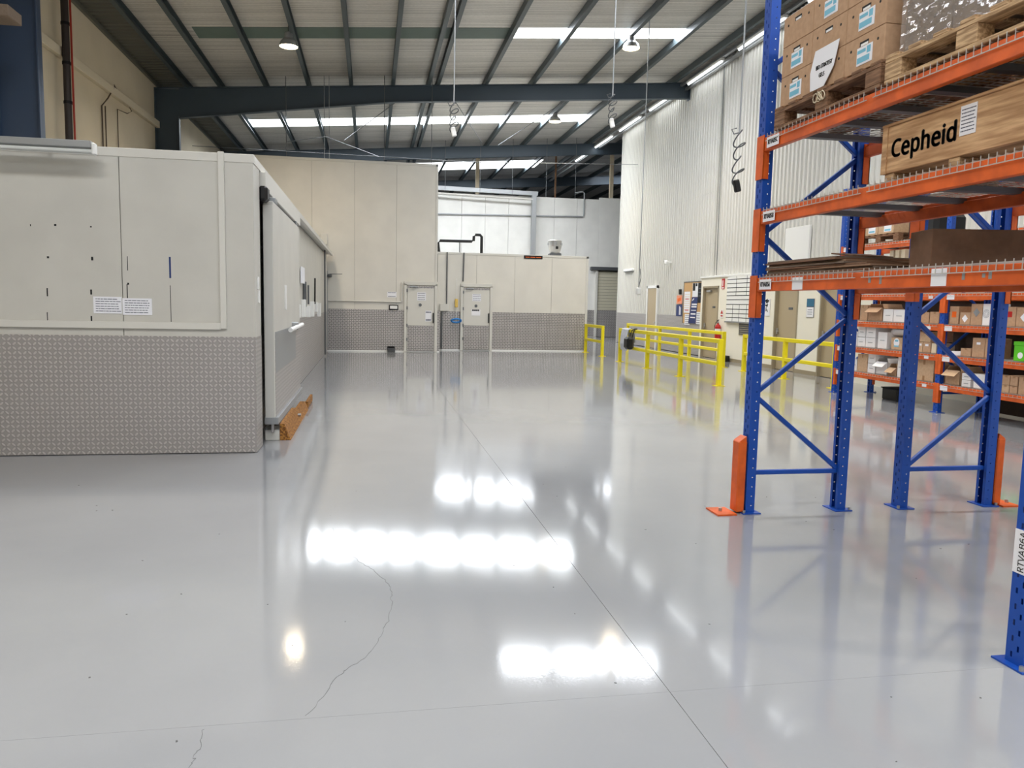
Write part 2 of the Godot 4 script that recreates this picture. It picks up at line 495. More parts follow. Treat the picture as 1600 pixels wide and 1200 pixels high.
func roof() -> void:
	var r := thing("ceiling", "silver foil insulation lining under the sloping roof", "ceiling", Vector3.ZERO, 0, "", "structure")
	var cuts := SKY.duplicate()
	cuts.sort_custom(func(a, b): return a[0] < b[0])
	var z := -60.0
	for s in cuts:
		if s[2] > 10.0:
			continue
		var b := mb()
		slab(b, -5.62, 20.2, z, s[0])
		obj("foil_panel", b, M.foil, r)
		b = mb()
		if s[0] == -22.05:
			slab(b, -5.62, -4.4, s[0], s[1])
			var g := mb()
			slab(g, -4.4, s[2], s[0], s[1], -0.01)
			obj("green_sheet", g, M.green_sheet, r)
		else:
			slab(b, -5.62, s[2], s[0], s[1])
		slab(b, s[3], 20.2, s[0], s[1])
		obj("foil_panel", b, M.foil, r)
		z = s[1]
	var b := mb()
	slab(b, -5.62, 20.2, z, 14.2)
	obj("foil_panel", b, M.foil, r)
	# bare ribbed sheeting beside the left wall
	b = mb()
	var zz := -60.0
	while zz < 14.0:
		for q in [[0.0, 0.03, 0.06, 0.03], [0.06, 0.03, 0.10, 0.0], [0.10, 0.0, 0.21, 0.0], [0.21, 0.0, 0.25, 0.03]]:
			b.quad(Vector3(-6.7, roof_y(-6.7) + q[1], zz + q[0]), Vector3(-5.55, roof_y(-5.55) + q[1], zz + q[0]), Vector3(-5.55, roof_y(-5.55) + q[3], zz + q[2]), Vector3(-6.7, roof_y(-6.7) + q[3], zz + q[2]), Vector3.DOWN)
		zz += 0.25
	slab(b, -6.7, -5.5, -60, 14.2, 0.04)
	obj("ribbed_sheet", b, M.deck, r)
	# purlins along the hall
	var px := [-5.62, -4.65, -3.3, -2.0, -0.69, 0.63, 1.77, 2.07, 3.63, 5.2, 6.95, 8.56, 10.1, 11.7, 13.3, 15.0, 16.7, 18.4]
	var nth := ["first", "second", "third", "fourth", "fifth", "sixth", "seventh", "eighth", "ninth", "tenth", "eleventh", "twelfth", "thirteenth", "fourteenth", "fifteenth", "sixteenth", "seventeenth", "eighteenth"]
	for i in px.size():
		var x: float = px[i]
		var y := roof_y(x) - 0.012
		b = mb()
		b.lo_hi(Vector3(x - 0.004, y - 0.2, -60), Vector3(x + 0.004, y, 14))
		b.lo_hi(Vector3(x, y - 0.2, -60), Vector3(x + 0.11, y - 0.193, 14))
		b.lo_hi(Vector3(x, y - 0.007, -60), Vector3(x + 0.11, y, 14))
		b.lo_hi(Vector3(x + 0.105, y - 0.2, -60), Vector3(x + 0.11, y - 0.175, 14))
		tag(obj("roof_purlin", b, M.purlin), "long grey steel roof purlin, %s from the beige wall" % nth[i], "purlin", "roof purlins", "structure")
	# portal rafters with a haunch at the beige wall
	var rz := [-26.0, -36.4, -46.8, -15.6, -5.2, 5.2]
	var rw := ["nearest the viewer of those in view", "second of those in view, above the tall panel wall", "third, far above the back wall", "just out of view overhead", "over the racks overhead", "behind the viewer overhead"]
	for i in rz.size():
		var zc: float = rz[i]
		var xe := 10.72 if i == 0 else 20.0
		var t := thing("portal_rafter", "dark navy steel portal rafter, " + rw[i], "rafter", Vector3(0, 0, zc), 0, "portal rafters", "structure")
		var top := func(x): return 8.40 + SLOPE * x
		var low := func(x): return 7.9 + SLOPE * x if x > 0.7 else lerpf(7.06, 7.954, (x + 5.8) / 6.5)
		b = mb()
		b.prism([Vector3(-5.8, low.call(-5.8), -0.006), Vector3(0.7, low.call(0.7), -0.006), Vector3(0.7, top.call(0.7), -0.006), Vector3(-5.8, top.call(-5.8), -0.006)], Vector3(0, 0, 0.012))
		b.prism([Vector3(0.7, low.call(0.71), -0.006), Vector3(xe, low.call(xe), -0.006), Vector3(xe, top.call(xe), -0.006), Vector3(0.7, top.call(0.7), -0.006)], Vector3(0, 0, 0.012))
		obj("web", b, M.navy_steel, t)
		obj("top_flange", mb().bar(Vector3(-6.5, top.call(-6.5), 0), Vector3(xe, top.call(xe), 0), 0.2, 0.018), M.navy_steel, t)
		b = mb()
		b.bar(Vector3(-5.8, low.call(-5.8), 0), Vector3(0.7, low.call(0.7), 0), 0.2, 0.018)
		b.bar(Vector3(0.7, low.call(0.71), 0), Vector3(xe, low.call(xe), 0), 0.2, 0.018)
		obj("bottom_flange", b, M.navy_steel, t)
		if i == 0:
			obj("end_plate", mb().box(Vector3(xe - 0.01, 8.95, 0), Vector3(0.02, 0.6, 0.24)), M.navy_steel, t)
		var cw := ["standing behind the near cool room roof", "mostly hidden by the tall panel wall", "far behind the tall panel wall", "bright blue and closest to the fluorescent fitting", "beside the viewer out of view", "behind the viewer"]
		var c := thing("portal_column", "dark blue steel portal column against the beige wall, " + cw[i], "column", Vector3(-6.15, 0, zc), 0, "portal columns", "structure")
		var cm: Material = M.column_blue if i == 3 else M.navy_steel
		obj("web", mb().lo_hi(Vector3(-0.33, 0, -0.006), Vector3(0.35, 7.9, 0.006)), cm, c)
		obj("flange", mb().lo_hi(Vector3(-0.35, 0, -0.1), Vector3(-0.33, 7.9, 0.1)), cm, c)
		obj("flange", mb().lo_hi(Vector3(0.33, 0, -0.1), Vector3(0.35, 7.1, 0.1)), cm, c)
	# tie rods under the roof between the first two rafters
	var k := 0
	for p in [[Vector3(-1.0, 7.55, -30.5), Vector3(0.75, 7.96, -26.05)], [Vector3(2.7, 8.1, -26.05), Vector3(4.2, 7.75, -30.5)], [Vector3(-3.0, 7.3, -30.0), Vector3(-1.7, 7.75, -31.0)], [Vector3(-1.7, 7.75, -31.0), Vector3(0.3, 7.2, -31.5)], [Vector3(5.0, 7.9, -31.5), Vector3(6.95, 8.95, -28.0)]]:
		tag(obj("tie_rod", mb().tube(p, 0.014, 6), M.zinc), "thin diagonal tie rod under the roof, %s across the hall" % nth[k], "rod", "roof tie rods")
		k += 1
	tag(obj("catenary_wire", mb().tube([Vector3(-6.5, 7.15, -31), Vector3(4, 7.1, -31), Vector3(10.74, 7.35, -31)], 0.012, 6), M.zinc), "long level wire strung across below the roof", "wire")
	k = 0
	for x in [-2.6, -1.45, -1.3, 0.4, 1.9, 3.3, 4.9, 6.4, 8.0, 9.4]:
		tag(obj("hanger_rod", mb().tube([Vector3(x, 6.6 if x > 2.0 else 5.85, -36.0 if x > 2.0 else -25.6), Vector3(x, roof_y(x), -36.0 if x > 2.0 else -25.6)], 0.011, 6), M.galv if k in [1, 2] else M.zinc), "thin vertical hanger rod below the roof, %s from the beige wall" % nth[k], "rod", "hanger rods")
		k += 1

# ------------------------------------------------------------------ cool rooms
func sheet_of_text(parent: Node3D, called: String, c: Vector3, w: float, h: float, turn: float, rows: int, m: Material, ink: Material) -> MeshInstance3D:
	var s := obj(called, mb().box(Vector3.ZERO, Vector3(w, h, 0.003)), m, parent)
	s.position = c
	s.rotation.y = turn
	var b := mb()
	for i in rows:
		var y := h * (0.36 - 0.72 * i / maxf(rows - 1, 1))
		var x := -w * 0.42
		while x < w * 0.36:
			var l := rng.randf_range(0.04, 0.16) * w
			b.box(Vector3(x + l / 2, y, 0.002), Vector3(l, h * 0.25 / rows, 0.001))
			x += l + 0.02 * w
	obj("print_lines", b, ink, s)
	return s

func near_cool_room() -> void:
	var t := thing("cool_room", "pale panelled cool room with silver chequer plate skirting and sliding door", "cool room", Vector3(-1.17, 0, -8.32))
	# local: x to the right, front face at z = 0, right corner at x = 0
	var j := -1.26
	obj("wall_panel", mb().lo_hi(Vector3(j + 0.003, 1.19, -0.43), Vector3(0, 2.99, 0), 0.004), M.panel, t)
	obj("wall_panel", mb().lo_hi(Vector3(j - 1.2, 1.19, -0.2), Vector3(j - 0.003, 2.99, 0), 0.004), M.panel, t)
	obj("wall_panel", mb().lo_hi(Vector3(j - 2.4, 1.19, -0.2), Vector3(j - 1.206, 2.99, 0), 0.004), M.panel, t)
	obj("wall_panel", mb().lo_hi(Vector3(-4.43, 1.19, -0.2), Vector3(j - 2.406, 2.99, 0), 0.004), M.panel, t)
	obj("core", mb().lo_hi(Vector3(-4.4, 0, -16.4), Vector3(-0.3, 2.95, -0.02)), M.joint, t)
	obj("roof_panel", mb().lo_hi(Vector3(-4.43, 2.99, -16.5), Vector3(-0.02, 3.01, -0.02)), M.panel, t)
	obj("capping", mb().lo_hi(Vector3(-4.43, 2.95, -0.06), Vector3(0.008, 3.035, 0.008), 0.003), M.panel_edge, t)
	obj("capping", mb().lo_hi(Vector3(-0.06, 2.95, -16.5), Vector3(0.008, 3.035, -0.06), 0.003), M.panel_edge, t)
	obj("chequer_plate", mb().lo_hi(Vector3(-4.43, 0.005, -0.2), Vector3(0.004, 1.205, 0.004)), M.plate, t)
	obj("chequer_plate", mb().lo_hi(Vector3(-0.2, 0.005, -0.42), Vector3(0.004, 1.205, -0.2)), M.plate, t)
	obj("floor_seal", mb().lo_hi(Vector3(-4.43, 0, -0.1), Vector3(-0.02, 0.006, 0.006)), M.dark, t)
	obj("rub_rail", mb().lo_hi(Vector3(-0.335, 1.285, 0), Vector3(-0.275, 3.045, 0.03), 0.004), M.panel_edge, t)
	obj("rub_rail", mb().lo_hi(Vector3(-4.43, 1.275, 0), Vector3(-0.335, 1.345, 0.03), 0.004), M.panel_edge, t)
	# the side wall behind the sliding door
	for k in 11:
		var z0 := -0.46 - k * 1.455
		obj("wall_panel", mb().lo_hi(Vector3(-0.3, 1.24, z0 - 1.449), Vector3(-0.14 - 0.004 * k, 2.97, z0), 0.004), M.panel, t)
		obj("chequer_plate", mb().lo_hi(Vector3(-0.3, 0.005, z0 - 1.453), Vector3(-0.136 - 0.004 * k, 1.24, z0)), M.plate, t)
	obj("track_cover", mb().lo_hi(Vector3(-0.14, 2.76, -4.6), Vector3(0.06, 2.94, -0.46), 0.004), M.panel_edge, t)
	obj("track_rail", mb().lo_hi(Vector3(-0.06, 2.66, -4.6), Vector3(0.03, 2.75, -0.5)), M.zinc, t)
	obj("track_motor", mb().box(Vector3(0.03, 2.72, -0.55), Vector3(0.1, 0.17, 0.22), 0.03), M.black, t)
	obj("gap_seal", mb().lo_hi(Vector3(-0.1, 0.25, -0.62), Vector3(-0.02, 2.7, -0.44)), M.dark, t)
	var d := obj("sliding_door", mb().lo_hi(Vector3(0.01, 0.26, -3.75), Vector3(0.115, 2.66, -0.62), 0.006), M.panel, t)
	obj("edge_strip", mb().lo_hi(Vector3(0.008, 0.26, -0.64), Vector3(0.112, 2.62, -0.612), 0.003), M.panel_edge, d)
	obj("kick_plate", mb().lo_hi(Vector3(0.1, 0.27, -3.74), Vector3(0.119, 1.22, -0.66)), M.plate, d)
	obj("cover_sheet", mb().lo_hi(Vector3(0.1, 0.78, -3.0), Vector3(0.122, 1.23, -0.67)), M.galv, d)
	obj("bottom_channel", mb().lo_hi(Vector3(0.0, 0.2, -3.76), Vector3(0.15, 0.28, -0.61), 0.004), M.galv, d)
	obj("pull_handle", mb().tube([Vector3(0.19, 1.22, -1.6), Vector3(0.19, 1.24, -3.3)], 0.028, 10), M.white, d)
	obj("handle_bracket", mb().box(Vector3(0.15, 1.24, -2.6), Vector3(0.1, 0.1, 0.06), 0.01), M.galv, d)
	obj("switch_plate", mb().box(Vector3(0.12, 1.62, -1.75), Vector3(0.02, 0.3, 0.12), 0.004), M.white, d)
	obj("roller_bracket", mb().box(Vector3(0.08, 0.17, -0.68), Vector3(0.03, 0.14, 0.05), 0.004), M.steel, d)
	obj("hanger_bracket", mb().box(Vector3(0.06, 2.69, -0.9), Vector3(0.12, 0.06, 0.2), 0.006), M.galv, d)
	obj("switch_plate", mb().box(Vector3(0.006, 1.76, -0.2), Vector3(0.016, 0.13, 0.08), 0.003), M.white, t)
	obj("switch_plate", mb().box(Vector3(0.006, 1.62, -0.24), Vector3(0.016, 0.13, 0.08), 0.003), M.white, t)
	obj("junction_box", mb().box(Vector3(-0.1, 1.93, -5.2), Vector3(0.16, 0.28, 0.24), 0.008), M.white, t)
	obj("junction_box", mb().box(Vector3(-0.12, 2.78, -4.95), Vector3(0.16, 0.3, 0.2), 0.008), M.white, t)
	for i in 7:                                               # holders fixed in a row above the plate beside the door
		obj("wall_holder", mb().box(Vector3(-0.13, 1.35 + 0.04 * (i % 3), -5.0 - i * 1.15), Vector3(0.1, 0.34 - 0.1 * (i % 2), 0.16), 0.01), M.white, t)
	obj("door_stop_post", mb().lo_hi(Vector3(-0.14, 1.2, -3.95), Vector3(0.07, 2.76, -3.86), 0.004), M.galv, t)
	obj("paper_sheet", mb().box(Vector3(-0.1, 2.05, -6.9), Vector3(0.02, 0.3, 0.7)), M.paper, t)
	obj("key_hook_strip", mb().box(Vector3(-0.12, 1.7, -7.6), Vector3(0.06, 0.5, 0.12), 0.01), M.zinc, t)
	obj("hose_pipe", mb().tube([Vector3(-0.13, 1.5, -10.5), Vector3(-0.13, 2.1, -10.6)], 0.02, 6), M.ink, t)
	obj("hose_pipe", mb().tube([Vector3(-0.13, 1.5, -8.6), Vector3(-0.13, 1.9, -8.6)], 0.02, 6), M.zinc, t)
	obj("conduit", mb().tube([Vector3(-0.1, 1.3, -4.55), Vector3(-0.1, 2.75, -4.55)], 0.02, 6), M.zinc, t)
	obj("conduit", mb().tube([Vector3(-0.12, 0.05, -14.4), Vector3(-0.12, 3.0, -14.4)], 0.025, 6), M.zinc, t)
	# pen marks, screw heads and the paper notice on the front
	for q in [[-3.24, 2.26, 0.008, 0.02], [-3.02, 2.27, 0.02, 0.02], [-2.7, 2.265, 0.015, 0.015], [-3.096, 1.958, 0.02, 0.02], [-2.698, 1.957, 0.02, 0.035], [-2.375, 1.92, 0.006, 0.14], [-2.386, 1.6, 0.009, 0.23], [-2.375, 1.72, 0.016, 0.02], [-3.115, 1.62, 0.012, 0.08], [-2.718, 1.63, 0.016, 0.05], [-3.123, 1.38, 0.008, 0.09], [-2.724, 1.365, 0.014, 0.06], [-1.982, 1.53, 0.006, 0.364]]:
		obj("pen_mark", mb().box(Vector3(q[0] + 1.17, q[1], 0.0005), Vector3(q[2], q[3], 0.001)), M.ink, t)
	obj("pen_mark", mb().box(Vector3(-1.98 + 1.17, 1.89, 0.0005), Vector3(0.018, 0.21, 0.001)), M.blue_ink, t)
	var p := thing("paper_notice", "two laminated white paper notices taped side by side on the cool room front", "notice", Vector3(-2.43, 1.5, -8.318))
	sheet_of_text(p, "left_sheet", Vector3(-0.14, 0.005, 0.002), 0.26, 0.165, 0, 6, M.paper, M.print)
	sheet_of_text(p, "right_sheet", Vector3(0.135, -0.005, 0.002), 0.275, 0.165, 0, 6, M.paper, M.print)
	# wooden wheel guard under the door
	var w := thing("wheel_guard", "worn orange-brown timber wheel guard under the sliding door", "wheel guard", Vector3(-1.0, 0, -9.04))
	obj("board", mb().prism([Vector3(-0.02, 0, 0), Vector3(0.1, 0, 0), Vector3(0.03, 0.19, 0), Vector3(-0.02, 0.19, 0)], Vector3(0, 0, -1.35)), M.rust, w)
	obj("board", mb().prism([Vector3(-0.02, 0, 0), Vector3(0.1, 0, 0), Vector3(0.05, 0.12, 0), Vector3(-0.02, 0.12, 0)], Vector3(0, 0, -1.2)).box(Vector3(0.07, 0.06, -1.7), Vector3(0.04, 0.1, 0.9), 0.004), M.rust, w).position.z = -1.36
	obj("end_block", mb().lo_hi(Vector3(-0.18, 0, -0.3), Vector3(-0.022, 0.12, 0.0), 0.005), M.panel_edge, w)
	obj("bolt", mb().tube([Vector3(0.06, 0.1, -1.32), Vector3(0.1, 0.1, -1.32)], 0.02, 8), M.steel, w)
	# the switched-off fluorescent fitting standing off the top edge
	var f := thing("fluorescent_fitting", "switched-off twin fluorescent fitting along the near cool room top", "light fitting", Vector3(-3.35, 2.98, -8.1))
	obj("body", mb().lo_hi(Vector3(-0.75, -0.005, -0.05), Vector3(0.76, 0.06, 0.05), 0.006), M.galv, f)
	obj("tube", mb().tube([Vector3(-0.74, -0.035, 0.03), Vector3(0.76, -0.035, 0.03)], 0.018, 10), M.tube_off, f)
	obj("tube", mb().tube([Vector3(-0.74, -0.035, -0.03), Vector3(0.76, -0.035, -0.03)], 0.018, 10), M.tube_off, f)
	obj("end_cap", mb().box(Vector3(0.775, -0.01, 0), Vector3(0.03, 0.11, 0.09), 0.01), M.white, f)
	obj("bracket", mb().lo_hi(Vector3(0.3, 0.0, -0.222), Vector3(0.34, 0.03, -0.04)), M.galv, f)
	obj("bracket", mb().lo_hi(Vector3(-0.5, 0.0, -0.222), Vector3(-0.46, 0.03, -0.04)), M.galv, f)

func cool_door(t: Node3D, x: float, w: float, hinge_side := -1) -> void:            # local to a cool room whose front is z = 0
	var fw := 0.09
	var fr := obj("door_frame", mb().lo_hi(Vector3(x - fw, 0, -0.02), Vector3(x, 2.16, 0.07), 0.006).lo_hi(Vector3(x + w, 0, -0.02), Vector3(x + w + fw, 2.16, 0.07), 0.006).lo_hi(Vector3(x - fw, 2.12, -0.02), Vector3(x + w + fw, 2.24, 0.07), 0.006), M.panel_edge, t)
	for y in [0.35, 0.8, 1.35, 1.9]:
		obj("hinge", mb().lo_hi(Vector3(x - 0.012, y, 0.05), Vector3(x + 0.02, y + 0.1, 0.085)), M.zinc, fr)
	var d := obj("door", mb().lo_hi(Vector3(x + 0.008, 0.03, -0.01), Vector3(x + w - 0.008, 2.1, 0.05), 0.006), M.panel_edge, t)
	obj("kick_plate", mb().lo_hi(Vector3(x + 0.02, 0.04, 0.03), Vector3(x + w - 0.02, 0.845, 0.054)), M.plate_far, d)
	obj("closer", mb().lo_hi(Vector3(x + w * 0.1, 2.05, 0.05), Vector3(x + w * 0.38, 2.1, 0.12), 0.01), M.galv, d)
	obj("head_plate", mb().lo_hi(Vector3(x + 0.03, 2.03, 0.03), Vector3(x + w - 0.02, 2.095, 0.056)), M.plate_far, d)
	obj("handle", mb().lo_hi(Vector3(x + w - 0.055, 0.93, 0.05), Vector3(x + w - 0.02, 1.26, 0.1), 0.008), M.black, d)
	obj("peep_disc", mb().tube([Vector3(x + w * 0.48, 1.5, 0.05), Vector3(x + w * 0.48, 1.5, 0.065)], 0.05, 14), M.zinc, d)

func tall_cool_room() -> void:
	var t := thing("tall_cool_room", "tall beige-white panelled cool room at the far end with chequer plate skirting", "cool room", Vector3(2.06, 0, -25.0))
	var js := [-5.6, -3.86, -2.57, -1.28, 0.0]
	for i in 4:
		obj("wall_panel", mb().lo_hi(Vector3(js[i] + 0.003, 1.33, -0.2), Vector3(js[i + 1] - 0.003, 5.86, 0), 0.003), M.panel_far, t)
	obj("core", mb().lo_hi(Vector3(-5.6, 0, -8), Vector3(-0.03, 5.84, -0.02)), M.joint, t)
	obj("capping", mb().lo_hi(Vector3(-5.6, 5.83, -0.1), Vector3(0.01, 5.91, 0.012), 0.004), M.panel_edge, t)
	obj("corner_flashing", mb().lo_hi(Vector3(-0.06, 1.33, -0.1), Vector3(0.012, 5.9, 0.012), 0.004), M.panel_edge, t)
	obj("side_panel", mb().lo_hi(Vector3(-0.1, 0.0, -8), Vector3(0.0, 5.86, -0.2)), M.panel_white, t)
	obj("chequer_plate", mb().lo_hi(Vector3(-3.5, 0.03, -0.1), Vector3(-1.02, 1.33, 0.004)), M.plate_far, t)
	obj("chequer_plate", mb().lo_hi(Vector3(0.0, 0.03, -0.1), Vector3(0.1, 1.33, 0.004)), M.plate_far, t)
	obj("floor_seal", mb().lo_hi(Vector3(-3.5, 0, -0.1), Vector3(0.1, 0.04, 0.012)), M.white, t)
	cool_door(t, -0.945, 0.875)
	obj("conduit", mb().tube([Vector3(-3.4, 1.58, 0.03), Vector3(-1.14, 1.58, 0.03), Vector3(-1.11, 1.61, 0.03), Vector3(-1.11, 2.2, 0.03)], 0.022, 8), M.panel_edge, t)
	obj("sensor", mb().box(Vector3(-3.32, 2.35, 0.1), Vector3(0.12, 0.1, 0.16), 0.02), M.zinc, t)
	obj("sensor_arm", mb().tube([Vector3(-3.32, 2.4, 0.12), Vector3(-2.95, 2.41, 0.12)], 0.012, 6), M.zinc, t)
	obj("siren_box", mb().box(Vector3(-3.5, 3.46, 0.12), Vector3(0.22, 0.34, 0.24), 0.02), M.panel_edge, t)
	obj("conduit", mb().tube([Vector3(-3.42, 0.1, 0.04), Vector3(-3.42, 2.5, 0.04)], 0.03, 8), M.galv, t)
	var n := thing("door_notice", "small white paper notice on the left cool room door", "notice", Vector3(1.575, 1.77, -24.945))
	sheet_of_text(n, "sheet", Vector3.ZERO, 0.28, 0.26, 0, 4, M.paper, M.print)
	n = thing("door_notice", "blank white sheet taped low beside the left door handle", "notice", Vector3(1.80, 1.15, -24.945))
	sheet_of_text(n, "sheet", Vector3.ZERO, 0.2, 0.34, 0, 2, M.paper, M.print)
	n = thing("wall_sign", "white rectangular notice on the tall panel wall beside the left door", "sign", Vector3(0.645, 1.81, -24.996))
	sheet_of_text(n, "sheet", Vector3.ZERO, 0.29, 0.17, 0, 2, M.paper, M.print)
	n = thing("exit_box", "small black-framed sign box above the chequer plate by the left door", "sign", Vector3(0.7, 1.41, -24.99))
	obj("frame", mb().box(Vector3(0, 0, 0.03), Vector3(0.29, 0.15, 0.06), 0.01), M.black, n)
	obj("face", mb().box(Vector3(0, 0, 0.06), Vector3(0.23, 0.095, 0.006)), M.white, n)
	bait("black plastic bait box on the floor against the tall panel wall", Vector3(0.625, 0, -24.86), 0)

func bait(label: String, at: Vector3, turn: float) -> void:
	var n := thing("bait_box", label, "bait box", at, turn, "bait boxes along the walls")
	obj("body", mb().prism([Vector3(-0.12, 0, 0.1), Vector3(-0.12, 0, -0.1), Vector3(-0.12, 0.17, -0.1), Vector3(-0.12, 0.13, 0.06)], Vector3(0.24, 0, 0)), M.black, n)
	obj("lid", mb().box(Vector3(0, 0.165, -0.04), Vector3(0.22, 0.02, 0.11), 0.005), M.black, n)

func small_cool_room() -> void:
	var t := thing("small_cool_room", "low white panelled cool room right of the tall one, chequer plate below", "cool room", Vector3(7.31, 0, -25.95))
	var js := [-5.15, -3.85, -2.55, -1.27, 0.0]
	for i in 4:
		obj("wall_panel", mb().lo_hi(Vector3(js[i] + 0.003, 1.3, -0.2), Vector3(js[i + 1] - 0.003, 3.2, 0), 0.003), M.panel_far, t)
	obj("core", mb().lo_hi(Vector3(-5.15, 0, -6), Vector3(-0.03, 3.18, -0.02)), M.joint, t)
	obj("side_panel", mb().lo_hi(Vector3(-0.1, 0, -6), Vector3(-0.002, 3.2, -0.2)), M.panel_white, t)
	obj("roof_panel", mb().lo_hi(Vector3(-5.15, 3.19, -6), Vector3(-0.01, 3.22, -0.02)), M.panel_far, t)
	obj("capping", mb().lo_hi(Vector3(-5.15, 3.18, -0.1), Vector3(0.01, 3.255, 0.012), 0.004), M.panel_edge, t)
	obj("corner_flashing", mb().lo_hi(Vector3(-0.07, 0, -0.1), Vector3(0.012, 3.25, 0.012), 0.004), M.panel_edge, t)
	obj("chequer_plate", mb().lo_hi(Vector3(-5.15, 0.03, -0.1), Vector3(-4.4, 1.3, 0.004)), M.plate_far, t)
	obj("chequer_plate", mb().lo_hi(Vector3(-3.3, 0.03, -0.1), Vector3(-0.07, 1.3, 0.004)), M.plate_far, t)
	obj("floor_seal", mb().lo_hi(Vector3(-5.15, 0, -0.1), Vector3(-0.02, 0.04, 0.012)), M.white, t)
	cool_door(t, -4.29, 0.9)
	obj("conduit", mb().tube([Vector3(-4.84, 1.5, 0.03), Vector3(-4.84, 3.25, 0.03)], 0.022, 8), M.zinc, t)
	obj("conduit", mb().tube([Vector3(-4.3, 2.3, 0.03), Vector3(-4.28, 3.25, 0.03)], 0.022, 8), M.zinc, t)
	obj("control_box", mb().box(Vector3(-4.92, 1.43, 0.06), Vector3(0.3, 0.23, 0.12), 0.01), M.panel_edge, t)
	obj("downpipe", mb().tube([Vector3(-5.0, 0.04, 0.05), Vector3(-5.0, 1.3, 0.05)], 0.03, 8), M.zinc, t)
	var s := thing("name_plate", "narrow black plate with orange lettering at the small cool room top", "sign", Vector3(5.38, 3.17, -25.94))
	obj("plate", mb().box(Vector3(0, 0, 0.006), Vector3(0.64, 0.11, 0.012), 0.003), M.ink, s)
	obj("print_lines", mb().box(Vector3(-0.2, 0, 0.0125), Vector3(0.14, 0.022, 0.002)).box(Vector3(-0.02, 0, 0.0125), Vector3(0.16, 0.022, 0.002)).box(Vector3(0.18, 0, 0.0125), Vector3(0.18, 0.022, 0.002)), M.orange_label, s)
	s = thing("door_notice", "upper white notice on the right cool room door", "notice", Vector3(3.47, 1.78, -25.895))
	sheet_of_text(s, "sheet", Vector3.ZERO, 0.29, 0.24, 0, 4, M.paper, M.print)
	s = thing("door_notice", "lower white notice on the right door below the round disc", "notice", Vector3(3.45, 1.28, -25.895))
	sheet_of_text(s, "sheet", Vector3.ZERO, 0.3, 0.21, 0, 1, M.paper, M.ink)
	s = thing("pull_switch", "pale yellow pull switch hanging on its cord between the two doors", "switch", Vector3(2.79, 0, -25.93))
	obj("cord", mb().tube([Vector3(0, 1.05, 0.05), Vector3(0, 2.4, 0.05)], 0.008, 6), M.white, s)
	obj("body", mb().box(Vector3(0, 1.58, 0.05), Vector3(0.1, 0.28, 0.08), 0.015), M.pull_yellow, s)
	s = thing("blue_hoop", "bright blue hoop hanging below the yellow pull switch", "hoop", Vector3(2.78, 1.0, -25.78))
	var ring := []
	for i in 21:
		ring.append(Vector3(cos(TAU * i / 20) * 0.16, sin(TAU * i / 20) * 0.06, sin(TAU * i / 20) * 0.1))
	obj("ring", mb().tube(ring, 0.03, 8, false), M.blue_ring, s)
	s = thing("insulated_pipe", "black insulated pipe bending over the small cool room roof", "pipe", Vector3(0, 0, -27.0))
	obj("pipe", mb().tube([Vector3(2.3, 3.25, 0), Vector3(2.25, 3.62, 0), Vector3(2.32, 3.7, 0), Vector3(3.42, 3.71, 0), Vector3(3.48, 3.74, 0), Vector3(3.49, 3.88, 0), Vector3(3.55, 3.94, 0), Vector3(3.7, 3.94, 0), Vector3(3.76, 3.88, 0), Vector3(3.76, 3.22, 0)], 0.05, 10), M.black, s)
	obj("support", mb().tube([Vector3(3.0, 3.22, 0), Vector3(3.0, 3.72, 0)], 0.02, 6), M.zinc, s)
	s = thing("condenser_fan", "silver condenser fan unit standing on the small cool room roof", "fan", Vector3(6.37, 3.22, -27.0))
	obj("base", mb().box(Vector3(0, 0.09, 0), Vector3(0.42, 0.18, 0.36), 0.03), M.zinc, s)
	obj("shroud", mb().lathe(Vector3(0, 0.16, 0), [[0.16, 0.0], [0.2, 0.08], [0.24, 0.25], [0.25, 0.45], [0.22, 0.47], [0.0, 0.44]], 18), M.steel, s)
	for k in 8:
		obj("fin", mb().box(Vector3(cos(TAU * k / 8) * 0.23, 0.5, sin(TAU * k / 8) * 0.23), Vector3(0.07, 0.09, 0.05), 0.01, Basis(Vector3.UP, -TAU * k / 8)), M.galv, s)
	obj("hub", mb().box(Vector3(0.02, 0.36, 0.235), Vector3(0.09, 0.09, 0.05), 0.01), M.ink, s)

